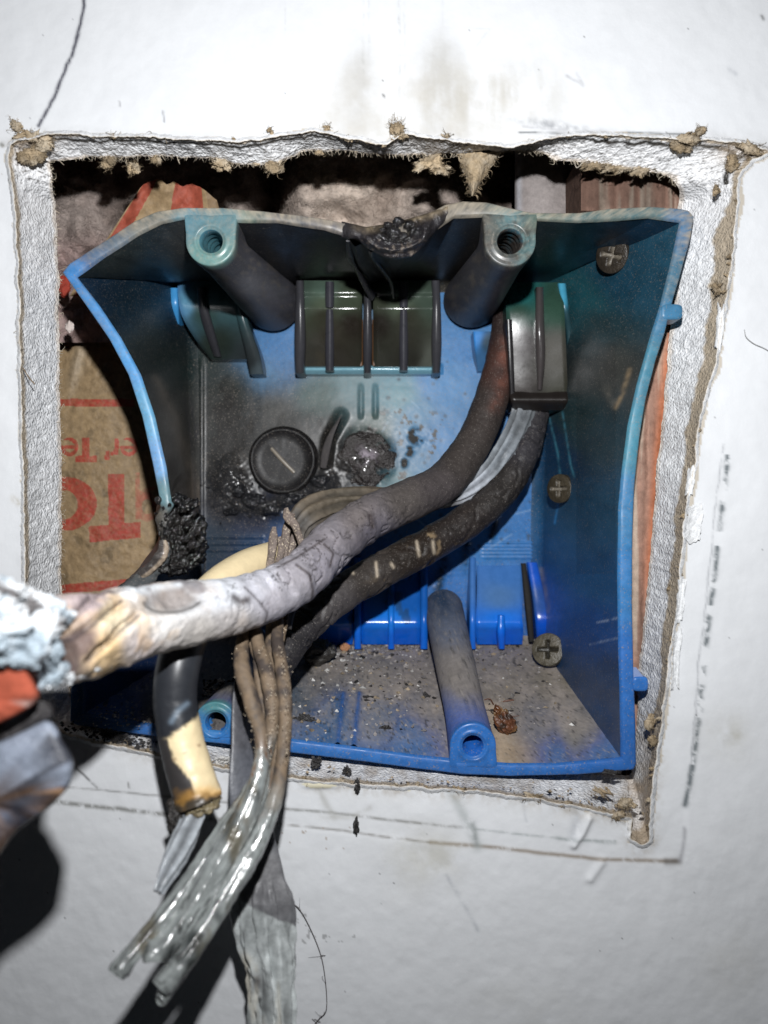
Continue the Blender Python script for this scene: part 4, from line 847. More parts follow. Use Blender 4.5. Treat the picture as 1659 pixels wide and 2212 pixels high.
# burnt-through second knockout
mk = MB()
def bc2(v, px, py, k): return mixc(np.broadcast_to(C(44, 39, 37, .95), v.shape), C(150, 140, 150, .8), np.clip(np.exp(-((px-790)/22)**2-((py-985)/16)**2)*(fbm(px*.1, py*.1, 2, 3) > .0), 0, 1)*.8)
blob(mk, 792, 992, BD+.06, .86, .84, .24, .5, 1.8, 4, rough=.3, n=60, colf=bc2, o=5); kk = mk.build('burnt_knockout', M_char, box); kk['label'] = 'blistered burnt knockout with pale ash at its middle'
mk = MB(); tube(mk, [(698,1010,6.8,.10),(704,975,6.55,.13),(715,940,6.35,.10),(737,897,6.2,.02)], 40, 14, lambda U, T, V, px, py, d: np.broadcast_to(C(75, 72, 72, .8), V.shape), .3, flat=.4, twist=.8); mk.build('curled_sliver', M_plastic, box)
mk = MB()
for (x, y, rx, ry, s) in ((548,1082,.36,.22,1),(585,1100,.3,.2,2),(640,1078,.42,.16,3),(690,1040,.30,.18,4),(515,1060,.2,.2,5),(500,1105,.22,.12,6)):
    blob(mk, x, y, BD-.12, rx, ry, .22, .5, 2.2, s*3, C(24, 24, 26, .5), .13, 36)
for _ in range(46):
    x, y = rng.normal(560, 60), rng.normal(1070, 32)
    if np.hypot(x-612, y-995) > 75: blob(mk, x, y, BD-.03-.05, rng.uniform(.02, .07), rng.uniform(.02, .06), .08, .4, 2, rng.uniform(0, 99), C(34, 34, 36, .5), .1, 10)
mk.build('melted_beads', M_char, box)['kind'] = 'stuff'
# ears on the right edge
def ear(cx_, cy_, w, h_, lab):
    mb = MB(); n = 60; th = np.linspace(0, 2*math.pi, n, endpoint=False)
    e = 4; x = np.sign(np.cos(th))*np.abs(np.cos(th))**(2/e)*w; y = np.sign(np.sin(th))*np.abs(np.sin(th))**(2/e)*h_
    c0 = W(cx_, cy_, RIMD-.10); rows = [c0+np.stack([x*k/100*1.03, np.full(n, d), y*k/100*1.03], -1) for k, d in ((.02, 0), (.6, 0), (.92, 0), (.98, .03), (1, .08), (1, .45), (.5, .45), (.02, .45))]
    V = np.stack(rows); px, py = Pj(V); c = bcol(px, py, 'rim', 300); mb.grid(V, c, .35, True); mb.build('mounting_ear', M_plastic, box)['label'] = lab
ear(1452, 673, 24, 17, 'upper mounting ear, sooty blue-grey'); ear(1384, 1478, 17, 16, 'lower mounting ear, bright blue')
mb = MB(); V = np.stack([np.stack([W(1366,1440,RIMD+.0), W(1372,1440,RIMD)]), np.stack([W(1366,1480,RIMD-.0), W(1400,1476,RIMD)])]); V[..., 1] -= .06; mb.grid(V, C(110, 125, 160, .8), .4); mb.build('ear_web', M_plainpl, box)
# drooping melted lip of the top wall
mk = MB()
U_, V_ = np.meshgrid(np.linspace(0, 1, 150), np.linspace(0, 1, 90), indexing='ij')
xc = 738+230*U_
topy = np.interp(xc, [738,790,850,920,968], [478,490,481,462,444]); boty = np.interp(xc, [738,770,800,830,860,890,910,930,950,968], [512,518,540,556,563,556,538,512,490,470]); boty = boty+3*fbm(xc*.03, 0, 3, 3)
a = V_*math.pi*.98-math.pi/2*.96
yy = (topy+boty)/2+(boty-topy)/2*np.sin(a)
am = np.interp(xc, [738,780,860,920,968], [.08,.35,.62,.40,.08])
dd_ = RIMD-.08+.05-am*np.cos(a)*.9
rad = np.hypot((xc-858)/48, (yy-497)/30)
folds = .10*np.cos(rad*9+2*fbm(xc*.03, yy*.03, 2, 3))*np.exp(-rad**2*.22)
pit = .55*np.exp(-(rad/.75)**2)
lum = .18*np.clip(fbm(xc*.06, yy*.06, 4, 4, .6), -1, 1)*np.exp(-(rad/1.0)**2)
ang = np.arctan2(yy-497, xc-858); folds += .05*np.cos(ang*11+2*fbm(xc*.04, yy*.04, 6, 2))*np.exp(-((rad-1.1)/.5)**2)*(yy < 520)
dd_ = dd_+pit-folds-lum
c = np.broadcast_to(C(40, 38, 41, 1.0), xc.shape+(3,))*(1+.2*fbm(xc*.04, yy*.04, 4, 4))[..., None]
c = mixc(c, C(120, 108, 90, .7), np.clip(ss(topy+22, topy+2, yy)*np.clip(.8+fbm(xc*.1, yy*.1, 5, 4), 0, 1)*ss(745, 800, xc), 0, 1)*.85)
c = mixc(c, C(14, 14, 15, .7), np.exp(-(rad/.95)**4)); 
c = mixc(c, C(118, 108, 98, .7), ss(.1, .5, fbm(xc*.16, yy*.16, 9, 4))*np.exp(-((yy-540)/22)**2)*.7)
r = .38-.24*np.exp(-(rad/1.2)**4)
mk.grid(W(xc, yy, dd_), c, np.clip(r, .08, 1))
for (x, y, s) in ((850,505,.16),(885,488,.13),(838,488,.1),(870,512,.12),(898,500,.09),(825,500,.09),(860,480,.12)): blob(mk, x, y, RIMD-.15, s, s*.8, s, .5, 2, x, C(22, 21, 22, .6), .1, 20)
mk.build('melted_drip', M_char, box)['label'] = 'black bubbled plastic sagging from the middle of the top edge'
mk = MB()
tube(mk, [(752,520,.7,.05),(758,560,2.2,.10),(775,590,3.6,.12),(805,640,5.4,.14)], 60, 14, lambda U, T, V, px, py, d: np.broadcast_to(C(34, 34, 38, .45), V.shape), .3, flat=.5)
tube(mk, [(800,545,.9,.05),(822,575,2.2,.10),(842,605,3.6,.10),(850,640,5.2,.08)], 60, 14, lambda U, T, V, px, py, d: np.broadcast_to(C(34, 34, 38, .45), V.shape), .3, flat=.5)
mk.build('melted_fold', M_plastic, box)
# burnt gash in the left wall
mk = MB()
for (x, y, d, rx, ry, s) in ((398,1105,1.2,.30,.34,1),(402,1150,1.1,.42,.5,2),(392,1195,1.0,.42,.40,3),(372,1150,.75,.22,.5,4),(372,1218,.85,.30,.26,5),(412,1185,1.4,.34,.4,6),(388,1085,1.3,.16,.18,7)):
    blob(mk, x, y, d, rx, ry, .35, .75, 2.6, s*5, C(16, 15, 15, .7), .14, 60, o=5)
for _ in range(60):
    blob(mk, rng.normal(388, 22), rng.uniform(1080, 1235), rng.uniform(.4, .75), rng.uniform(.03, .09), rng.uniform(.03, .09), .06, .5, 2, rng.uniform(0, 99), C(22, 20, 20, .7), .09, 10)
mk.build('char_clump', M_char, box)['label'] = 'glossy black bubbled char on the left wall'
mk = MB()
tube(mk, [(352,1168,.5,.10),(350,1195,.4,.14),(330,1222,.45,.13),(300,1245,.6,.12),(262,1275,.9,.10)], 80, 18, lambda U, T, V, px, py, d: mixc(np.broadcast_to(C(58, 54, 52, .7), V.shape), C(150, 135, 118, .7), (np.cos(T-2.5) > .8)*.7), .2, disp=lambda U, T, V: .05*fbm(V[..., 0]*4, V[..., 1]*4, V[..., 2]*4, 3), flat=.6)
mk.build('curled_lip', M_char, box)
# screws
def depth_at(reg, x, y):
    gx, gy, P = GR[reg]; return float(P[((gx-x)**2+(gy-y)**2).argmin(), 1])
def screw(cx_, cy_, d, r, nrm, cross, c, lab, slot=(1, 0), bright=.0):
    mb = MB(); nrm = np.array(nrm, float); nrm /= np.linalg.norm(nrm); ax = np.cross(nrm, (0, 0, 1)); ax /= np.linalg.norm(ax); az = np.cross(ax, nrm)
    n = 48; th = np.linspace(0, 2*math.pi, n, endpoint=False); c0 = W(cx_, cy_, d); rows = []
    rr = np.linspace(0, 1, 26)[::-1]
    g = []; c0 = c0+nrm*.30
    for k in [(1.0, -.2), (1.02, -.02)]:
        rows.append(c0+(np.cos(th)[:, None]*ax+np.sin(th)[:, None]*az)*r*k[0]+nrm*k[1]); g.append(np.zeros(n))
    for q in rr:
        x, y = np.cos(th)*q, np.sin(th)*q
        a_ = np.array(slot)/np.hypot(*slot); u = x*a_[0]+y*a_[1]; v = -x*a_[1]+y*a_[0]
        gm = ss(.16, .09, np.abs(v))*ss(.72, .6, np.abs(u))
        if cross: gm = np.maximum(gm, ss(.16, .09, np.abs(u))*ss(.62, .5, np.abs(v)))
        hgt = .10*(1-q**2)*r+.02-gm*.22*r*2*(.3+.7*(1-q))
        rows.append(c0+(x[:, None]*ax+y[:, None]*az)*r+nrm*hgt[:, None]); g.append(gm)
    V = np.stack(rows); g = np.stack(g); px, py = Pj(V)
    cc = mixc(np.broadcast_to(np.array(c), V.shape)*(1+.5*fbm(px*.08, py*.08, cx_, 4))[..., None], np.array((.16, .14, .11)) if bright else np.array(c)*.15, g*.9)
    mb.grid(V, cc, .38, True); o = mb.build('screw', M_screw, box); o['label'] = lab
screw(1335, 551, depth_at('right', 1335, 551), .44, (-.75, -.65, -.25), True, (.028, .022, .016), 'dark tilted cross-head screw at the upper right corner', (1, .45), 1)
screw(1222, 1056, depth_at('right', 1222, 1056), .40, (-.75, -.65, 0), True, (.04, .032, .02), 'brown screw halfway down the right wall', (1, 0), 1)
screw(1190, 1406, depth_at('floor', 1190, 1406)-.9, .46, (-.5, -.85, .3), True, (.08, .07, .05), 'grey-brown cross-head screw at the lower right', (1, -.1))

# ------------------------------------------------------------------ cables
cab = thing('charred_cable', 'thick ash-white to grey cable sweeping from the clamp out to the left foreground', 'cable', W(600, 1290, 0))
ctl = [(98,1392,-5.2,.62),(150,1378,-4.8,.66),(240,1358,-4.0,.61),(340,1335,-3.1,.59),(450,1318,-2.2,.57),(560,1292,-1.1,.54),(650,1245,-.1,.54),(720,1175,1.1,.55),(800,1118,2.3,.55),(890,1078,3.4,.55),(960,1040,4.2,.54),(1015,970,4.9,.52),(1052,890,5.3,.50),(1078,800,5.6,.47),(1092,720,5.8,.44),(1098,650,6.0,.40)]
GROOVE = [([(98,1425),(118,1385),(149,1342),(172,1312),(205,1278)],3.8),([(107,1420),(150,1385),(197,1353),(232,1320),(262,1298)],4.5),([(190,1428),(225,1398),(256,1366),(300,1328)],3.6)]
def m_disp(U, T, V):
    left = ss(.34, .12, U)
    hel = np.abs(np.sin(T*1.0+U*38))**.6
    px, py = Pj(V); d = 0*U
    for pl, ww in GROOVE: d -= .16*np.exp(-(segdist(px, py, pl)[0]/(ww*2.4))**2)*(np.sin(T) > -.1)
    d += .6*left*.14*fbm(V[..., 0]*2.2, V[..., 1]*2.2, V[..., 2]*2.2, 4)
    d += .03*fbm(V[..., 0]*3, V[..., 1]*3, V[..., 2]*3, 4)*(1+left)
    mid = ss(.22, .34, U)*ss(.62, .5, U)
    cr = np.exp(-((fbm(V[..., 0]*1.6+U*10, V[..., 1]*1.6, V[..., 2]*1.6, 3))/.03)**2); d -= mid*.05*cr
    rg = np.sin(U*260+2.5*np.sin(T)+2*fbm(V[..., 0], V[..., 1], V[..., 2], 2)); d += mid*.010*rg
    # torn hollow
    px, py = Pj(V); hol = np.exp(-(((px-372-(1298-py)*.4)/66)**2+((py-1296)/30)**2)**2); d -= .20*hol*(np.sin(T) > 0)
    return d
def m_col(U, T, V, px, py, d):
    c = swatch(px, py, [(110,1380,(150,140,140)),(120,1440,(110,100,98)),(200,1300,(175,160,162)),(190,1380,(150,130,115)),(240,1330,(228,212,180)),(230,1400,(215,185,140)),(300,1290,(215,220,225)),(300,1400,(195,185,182)),(330,1340,(225,222,218)),(400,1270,(220,226,232)),(440,1370,(185,180,175)),(480,1280,(205,208,214)),(500,1350,(175,170,168)),(560,1260,(190,190,198)),(600,1300,(168,165,172)),(640,1230,(152,148,154)),(700,1160,(134,129,134)),(700,1220,(136,132,140)),(780,1120,(112,105,104)),(800,1140,(100,96,104)),(880,1080,(84,78,75)),(940,1060,(72,66,66)),(1000,980,(62,56,53)),(1040,880,(56,49,46)),(1080,790,(64,42,36)),(1090,700,(46,34,32))], 1.05, eps=150)
    n = fbm(V[..., 0]*2.5, V[..., 1]*2.5, V[..., 2]*2.5, 5, .65)
    c = c*(1+.20*n)[..., None]
    left = ss(.36, .12, U); hel = np.abs(np.sin(T*1.0+U*38))
    c = c
    wsh = ss(.05, .4, fbm(V[..., 0]*1.2+5, V[..., 1]*2, V[..., 2]*2, 4)); c = mixc(c, np.array((.55, .35, .16)), left*wsh*.5)
    bst = ss(.18, .45, fbm(V[..., 0]*1.5-8, V[..., 1]*1.5, V[..., 2]*1.5, 4)); c = mixc(c, np.array((.10, .07, .07)), ss(.5, .2, U)*bst*.75)
    for pl, ww in GROOVE: c = mixc(c, np.array((.03, .025, .03)), np.exp(-(segdist(px, py+3*n, pl)[0]/ww)**2)*(np.sin(T) > -.1)*.92)
    hol = np.exp(-(((px-372-(1298-py)*.4)/66)**2+((py-1296)/30)**2)**2)*(np.sin(T) > 0); c = mixc(c, C(120, 112, 108, .9)*(1+.5*n)[..., None], np.clip(hol*1.1, 0, 1)*.9)
    rim_ = np.exp(-((hol-.5)/.12)**2)*(py > 1300); c = mixc(c, np.array((.04, .035, .03)), rim_*.8)
    mid = ss(.2, .32, U)*ss(.68, .5, U)
    for sc, sd in ((1.6, 0), (3.1, 7)):
        cr = np.exp(-((fbm(V[..., 0]*sc+U*10+sd, V[..., 1]*sc, V[..., 2]*sc, 3))/.022)**2)*(fbm(V[..., 0]*1.1+sd, V[..., 1], V[..., 2], 2) > -.1); c = mixc(c, np.array((.03, .025, .025)), mid*cr*.85)
    for pl, ww in (([(528,1268),(560,1300),(578,1325),(572,1345)],2.2),([(640,1220),(668,1240),(676,1275),(672,1310)],3.2),([(700,1175),(720,1195),(712,1225)],2.6),([(600,1225),(640,1205),(700,1165)],2.5),([(505,1290),(520,1300),(535,1295)],9),([(800,1115),(805,1135)],7)):
        g = np.exp(-(segdist(px, py, pl)[0]/ww)**2)*(np.sin(T) > -.2); c = mixc(c, np.array((.04, .03, .03)), g*.85)
    red = np.exp(-(segdist(px, py, [(1088,740),(1085,820),(1070,880)])[0]/13)**2); c = mixc(c, np.array((.20, .07, .045)), red*.7*np.clip(.6+n, 0, 1))
    return c
mk = MB(); tube(mk, ctl, 520, 120, m_col, lambda U, T, V, px, py: .50+.15*ss(.3, .6, U)-.12*ss(.3, .1, U), m_disp)
mk.build('jacket', M_cable, cab)
mk = MB()   # ragged ash tatters where the jacket broke open
ashc = lambda v, px, py, k: mixc(mixc(np.broadcast_to(C(236, 240, 243, 1.25), v.shape), C(166, 180, 190, 1.4), ss(.0, .3, fbm(v[..., 0]*2, v[..., 1]*2, v[..., 2]*2, 3))), C(60, 52, 50, .9), ss(.25, .4, fbm(v[..., 0]*3+9, v[..., 1]*3, v[..., 2]*3, 4))*.9)
for (x, y, d, rx, ry, s) in ((20,1300,-6.05,.35,.22,1),(60,1345,-5.85,.42,.30,2),(45,1400,-6.25,.36,.30,3),(95,1330,-5.45,.35,.22,4),(80,1420,-5.85,.30,.30,5),(5,1355,-6.45,.3,.3,6),(110,1460,-5.65,.20,.16,7),(-20,1285,-6.45,.4,.2,8),(150,1450,-5.15,.22,.14,9),(185,1440,-4.75,.26,.10,10)):
    blob(mk, x, y, d, rx, ry, .3, .8, 2.2, s*4.7, n=60, rough=.45, colf=ashc, o=5)
mk.build('ash_crust', M_ash, cab)
mk = MB()
for (pts, c0, w) in (([(90,1470,-5.45,.10),(140,1462,-5.05,.13),(185,1445,-4.75,.12),(208,1438,-4.55,.03)],(.32,.30,.30),.5),([(120,1440,-5.35,.10),(150,1420,-5.05,.16),(210,1415,-4.55,.12),(240,1400,-4.15,.04)],(.45,.36,.26),.5),([(75,1490,-5.75,.06),(92,1460,-5.55,.12),(120,1400,-5.45,.12)],(.16,.15,.16),.5)):
    tube(mk, pts, 50, 20, lambda U, T, V, px, py, d, c0=c0: np.broadcast_to(np.array(c0), V.shape)*(1+.6*fbm(V[..., 0]*5, V[..., 1]*5, V[..., 2]*5, 4))[..., None], .5, lambda U, T, V: .06*fbm(V[..., 0]*4, V[..., 1]*4, V[..., 2]*4, 4), flat=w)
mk.build('torn_strip', M_ash, cab)

mk = MB()
dk = [(1168,840,6.0,.36),(1155,900,5.9,.40),(1128,985,5.5,.45),(1085,1058,5.1,.47),(1020,1118,4.7,.48),(940,1170,4.2,.48),(850,1218,3.6,.48),(770,1262,3.0,.48),(705,1305,2.4,.47),(655,1355,1.9,.44),(610,1420,1.2,.38),(590,1480,.7,.3)]
def d_col(U, T, V, px, py, d):
    c = swatch(px, py, [(1140,940,(60,58,62)),(1080,1060,(50,46,44)),(1000,1130,(48,42,40)),(900,1190,(44,36,30)),(800,1240,(66,60,56)),(720,1300,(78,74,74)),(650,1370,(46,44,46))], 1.3, eps=200)
    n = fbm(V[..., 0]*4, V[..., 1]*4, V[..., 2]*4, 5, .65); c = c*(1+.45*n)[..., None]
    g = ss(.30, .42, fbm(V[..., 0]*2.2+3, V[..., 1]*2.2, V[..., 2]*2.2, 4))*np.exp(-((px-900)/60)**2); c = mixc(c, np.array((.36, .26, .15)), g*.8)
    for pl in ([(900,1170),(905,1200)],[(812,1215),(815,1245)],[(845,1218),(850,1225)],[(935,1170),(938,1195)],[(760,1235),(763,1238)]): c = mixc(c, np.array((.5, .42, .32)), np.exp(-(segdist(px, py, pl)[0]/3)**2)*.85*(np.sin(T) > 0))
    return c
tube(mk, dk, 300, 60, d_col, .5, lambda U, T, V: .05*fbm(V[..., 0]*2.5, V[..., 1]*2.5, V[..., 2]*2.5, 4)-.06*np.exp(-((fbm(V[..., 0]*1.4, V[..., 1]*1.4, V[..., 2]*1.4, 3))/.04)**2))
o = mk.build('burnt_cable', M_cable); tag(o, 'nearly black brown cable running below and behind the grey one', 'cable')

# clear wrapping tape that leaves the clamp and folds over the cable
mk = MB()
def t_col(U, T, V, px, py, d):
    c = swatch(px, py, [(1130,900,(120,124,128)),(1090,980,(140,146,152)),(1020,1060,(175,180,188)),(960,1082,(110,110,112)),(850,1060,(88,78,66)),(740,1065,(90,82,70)),(665,1085,(98,88,74)),(640,1130,(74,70,66)),(620,1250,(60,57,56))], 1.15, eps=200)
    st_ = np.sin(T*7+U*6+2*fbm(U*14, T, 3, 3)); return c*(1+.45*st_)[..., None]*(1+.5*fbm(np.cos(T)*4, np.sin(T)*4, U*9, 4))[..., None]
t_disp = lambda U, T, V: .05*np.sin(T*7+U*6)+.05*fbm(np.cos(T)*4, np.sin(T)*4, U*8, 3)+.03*fbm(V[..., 0]*4, V[..., 1]*4, V[..., 2]*4, 4)
tube(mk, [(1138,850,5.6,.34),(1125,905,5.4,.34),(1095,970,5.1,.33),(1050,1030,4.9,.28),(990,1072,4.6,.22),(930,1085,4.4,.20),(860,1080,3.9,.28),(790,1078,3.2,.30),(720,1085,2.6,.34),(668,1108,2.1,.36),(642,1145,1.8,.28),(640,1190,1.4,.24),(625,1260,.9,.25),(605,1350,.3,.26)], 300, 40, t_col, lambda U, T, V, px, py: .22+.4*ss(.3, .5, U), t_disp, flat=.38, twist=[(0, .2), (.4, .5), (.6, -.3), (1, .6)])
o = mk.build('wrapping_tape', M_gloss); tag(o, 'crinkled silvery tape twisting out of the clamp and folded behind the grey cable', 'tape')
mk = MB()
for pts in ([(592,1138,.6,.05),(590,1165,.5,.10),(586,1200,.4,.09),(580,1240,.2,.08)],[(618,1098,.9,.05),(622,1115,.8,.11),(640,1140,.7,.09),(652,1178,.5,.07)],[(630,1108,1.2,.09),(618,1150,1.1,.10),(612,1195,.9,.11),(600,1240,.6,.1)],[(640,1150,1.2,.08),(628,1180,1.1,.11),(615,1215,.9,.1)],[(603,1160,.9,.04),(608,1185,.8,.08),(600,1220,.6,.08)]):
    tube(mk, pts, 50, 16, lambda U, T, V, px, py, d: np.broadcast_to(C(96, 86, 80, .75), V.shape)*(1+.5*fbm(V[..., 0]*4, V[..., 1]*8, V[..., 2]*4, 4))[..., None], .5, lambda U, T, V: .02*fbm(V[..., 0]*6, V[..., 1]*6, V[..., 2]*6, 3), flat=.5)
o = mk.build('frayed_sleeve', M_dust); tag(o, 'small frayed tufts of brown sleeve on top of the cable bend', 'frayed sleeve')

# cream insulated conductor
cr = thing('cream_wire', 'cream insulated wire with black charred sleeve hanging below the grey cable', 'wire', W(420, 1740, -2.3))
mk = MB()
cl = [(660,1175,2.2,.34),(600,1200,1.4,.37),(530,1228,.4,.40),(465,1278,-.7,.42),(412,1352,-1.6,.42),(385,1440,-2.0,.41),(378,1520,-2.1,.40),(392,1600,-2.2,.40),(412,1670,-2.3,.42),(432,1735,-2.4,.42)]
def c_col(U, T, V, px, py, d):
    c = np.broadcast_to(C(214, 196, 158, .9), V.shape)*(1+.05*fbm(V[..., 0]*3, V[..., 1]*3, V[..., 2]*3, 3))[..., None]
    ed = 8*fbm(px*.04, py*.04, 3, 4)
    bl_ = ss(-6, 6, (1575-.75*(px-390)+14*fbm(px*.04, py*.04, 3, 4, .7))-py)*ss(1360, 1400, py)
    c = mixc(c, C(34, 36, 40, .7), bl_); c = mixc(c, C(92, 105, 118, .8), bl_*np.exp(-(segdist(px, py, [(370,1560),(385,1535),(405,1520)])[0]/6)**2)*.8)
    l2 = ss(4, -4, px-(348+(py-1560)*.35)+22*ss(1640, 1690, py)*-1+ed)*ss(1590, 1600, py); c = mixc(c, C(48, 46, 46, .7), l2)
    en = ss(1695, 1740, py+3*ed+.2*(px-430)); c = mixc(c, C(190, 140, 60, .8), np.clip(en*1.2, 0, 1)*.8); c = mixc(c, C(52, 46, 38, .7), ss(1712, 1738, py+3*ed+.15*(px-430)))
    for x, y in ((400,1625),(377,1640),(430,1610)): c = mixc(c, C(110, 80, 60, .8), np.exp(-((px-x)**2+(py-y)**2)/12)*.8)
    return c
tube(mk, cl, 260, 60, c_col, lambda U, T, V, px, py: np.where(py < 1300, .4, .38), lambda U, T, V: .03*fbm(V[..., 0]*2.5, V[..., 1]*2.5, V[..., 2]*2.5, 4)*ss(.6, .65, U)+.10*fbm(V[..., 0]*4, V[..., 1]*4, V[..., 2]*4, 4)*ss(.95, 1, U))
mk.build('insulation', M_plainpl, cr)
mk = MB()
for (x, y, rx, ry, s) in ((385,1745,.22,.22,1),(400,1768,.2,.22,2),(378,1775,.12,.2,3),(432,1738,.30,.16,4),(455,1728,.18,.2,5),(410,1735,.2,.12,6)): blob(mk, x, y, -2.4, rx*.9, ry*.9, .25, .8, 2.6, s*6, C(30, 27, 25, .7) if s < 4 else C(105, 95, 72, .7), .3, 44, o=5)
mk.build('burnt_end', M_char, cr)
mk = MB()
def s_col(U, T, V, px, py, d): return np.broadcast_to(C(120, 124, 128, .75), V.shape)*(1+.45*np.sin(T*5+U*7)+.3*fbm(V[..., 0]*4, V[..., 1]*4, V[..., 2]*4, 4))[..., None]
tube(mk, [(425,1740,-2.4,.22),(412,1775,-2.6,.20),(395,1820,-2.9,.20),(365,1880,-3.3,.17),(342,1928,-3.6,.06)], 120, 40, s_col, .16, lambda U, T, V: .035*np.sin(T*5+U*7)+.04*fbm(V[..., 0]*3, V[..., 1]*3, V[..., 2]*3, 4), flat=.55, twist=.6)
mk.build('foil_tail', M_gloss, cr)

# flat ribbon behind the bundle
rb_ = thing('flat_ribbon', 'flat dark grey ribbon turning to crinkled clear film at the bottom', 'ribbon', W(590, 2212, -1.6))
mk = MB()
def r_col(U, T, V, px, py, d):
    c = swatch(px, py, [(520,1420,(34,34,36)),(520,1550,(62,62,66)),(530,1700,(74,76,82)),(560,1800,(78,80,84)),(580,1880,(92,92,94))], .75, eps=200)
    edg = 1950+35*(px-520)/80+7*fbm(px*.05, 0, 3, 3)
    s = ss(-4, 4, py-edg)*1. + ss(4, -4, px-(508+(py-1900)*.3))*(py > 1900)
    g = C(172, 177, 177, .8)*(.78+1.0*fbm(np.cos(T)*5, np.sin(T)*.5, U*5+4, 4, .6)+.3*fbm(px*.05, py*.01, 9, 4))[..., None]
    g = mixc(g, C(190, 180, 160, .8), ss(.1, .4, fbm(px*.04, py*.008, 19, 3))*.4); g = mixc(g, C(60, 58, 60, .8), np.exp(-((px-555)/14)**2-((py-2120)/22)**2)*.8)
    return mixc(c, g, np.clip(s, 0, 1))
tube(mk, [(560,1360,.6,.34),(545,1430,0,.40),(535,1500,-.5,.42),(535,1600,-1.0,.42),(535,1700,-1.4,.40),(548,1800,-1.6,.38),(560,1880,-1.7,.44),(568,1960,-1.8,.52),(580,2050,-1.8,.54),(590,2130,-1.9,.46),(596,2220,-2.0,.40),(600,2330,-2.1,.38)], 420, 90, r_col, lambda U, T, V, px, py: np.where(py > 1955, .10, .45), lambda U, T, V: ss(.55, .62, U)*(.24*fbm(np.cos(T)*4.5, np.sin(T)*.5, U*8, 4, .6)+.04*fbm(V[..., 0]*3, V[..., 1]*3, V[..., 2]*.8, 4)), flat=.22, twist=[(0, 1.2), (.3, .9), (.45, .4), (.6, .1), (1, -.1)])
mk.build('film', M_gloss, rb_)

# bundle of wires with fused clear insulation
bun = thing('wire_bundle', 'drooping bundle of dusty brown wires melted together into glossy grey-green tips', 'wire bundle', W(320, 2150, -5.4))
def wire(pts, gl, tint=0, nm='wire', rsc=1.):
    mk = MB()
    def col(U, T, V, px, py, d):
        n = fbm(V[..., 0]*3, V[..., 1]*3, V[..., 2]*3, 4)
        dust = mixc(np.broadcast_to(C(104, 88, 70, .95), V.shape), C(56, 47, 42, .95), ss(-.1, .4, n))
        gz = mixc(np.broadcast_to(C(134, 139, 138, 1.05), V.shape), C(54, 58, 58, 1.15), ss(0, .4, fbm(V[..., 0]*1.5, V[..., 1]*2, V[..., 2]*.8, 3)))
        gz = mixc(gz, C(92, 82, 58, 1.15), ss(.15, .5, fbm(V[..., 0]*2+tint, V[..., 1]*2, V[..., 2]*.7, 4))*.7)
        gz = mixc(gz, C(92, 60, 34, .85), ss(.1, .35, fbm(V[..., 0]*4+tint, V[..., 1]*4, V[..., 2]*2, 4))*np.exp(-((py-1650)/90)**2)*.9)
        gz = gz*(1+.55*fbm(np.cos(T)*2.5+tint, np.sin(T)*2.5, U*9, 5, .65))[..., None]; gz = mixc(gz, C(26, 25, 24, 1), ss(.28, .42, fbm(np.cos(T)*2+tint, np.sin(T)*2, U*14, 4))*.7)
        return mixc(dust, gz, ss(gl-50, gl+50, py+40*n))
    pts = [(a_, b_, c_, r_*(.84 if b_ > 1560 else .92)) for a_, b_, c_, r_ in pts]; pts[-1] = (*pts[-1][:3], pts[-2][3]*.86)
    tube(mk, pts, 260, 32, col, lambda U, T, V, px, py: .75-.57*ss(gl-40, gl+40, py+30*fbm(V[..., 0]*3, V[..., 1]*3, V[..., 2]*3, 3)), lambda U, T, V: .022*fbm(V[..., 0]*6, V[..., 1]*6, V[..., 2]*6, 3)+(.05*fbm(np.cos(T)*1.6+tint, np.sin(T)*1.6, U*5, 3)+.016*fbm(np.cos(T)*5+tint, np.sin(T)*5, U*9, 3))*ss(.35, .6, U)*ss(1.02, .9, U))
    mk.build(nm, M_gloss if tint >= 0 else M_dust, bun)
wire([(530,1345,-.6,.13),(522,1400,-1.20,.15),(524,1450,-1.64,.17),(545,1520,-1.98,.17),(565,1600,-2.25,.15),(556,1690,-2.52,.20),(520,1780,-2.86,.26),(470,1870,-3.20,.26),(415,1960,-3.54,.24),(365,2030,-3.81,.23),(335,2060,-4.02,.22),(332,2078,-4.08,.06)], 1610, 1)
wire([(548,1345,-.6,.13),(560,1400,-1.10,.15),(578,1460,-1.57,.16),(588,1540,-1.91,.14),(580,1610,-2.11,.14),(548,1700,-2.38,.20),(490,1790,-2.72,.22),(430,1880,-3.13,.20),(360,1970,-3.61,.19),(300,2040,-3.95,.17),(262,2088,-4.15,.20),(250,2106,-4.22,.05)], 1600, 5)
wire([(600,1340,-.2,.13),(600,1390,-.8,.14),(608,1440,-1.30,.14),(616,1520,-1.70,.15),(612,1620,-2.04,.15),(596,1720,-2.45,.17),(560,1810,-2.86,.20),(515,1890,-3.20,.20),(460,1980,-3.61,.20),(405,2060,-3.95,.21),(358,2118,-4.15,.22),(344,2135,-4.22,.06)], 1720, 9)
wire([(585,1350,0,.12),(585,1420,-.7,.13),(592,1520,-1.50,.13),(598,1620,-1.91,.13),(585,1720,-2.32,.15),(545,1830,-2.79,.15),(495,1930,-3.20,.15),(440,2020,-3.61,.15),(395,2090,-3.88,.15),(355,2150,-4.08,.13),(345,2160,-4.15,.04)], 1690, 13)
wire([(572,1480,-.6,.09),(560,1530,-1.00,.10),(572,1620,-1.84,.11),(566,1700,-2.32,.16),(530,1800,-2.72,.19),(480,1880,-3.13,.20),(430,1960,-3.54,.18),(380,2030,-3.81,.14),(345,2072,-3.95,.05)], 1560, 17)
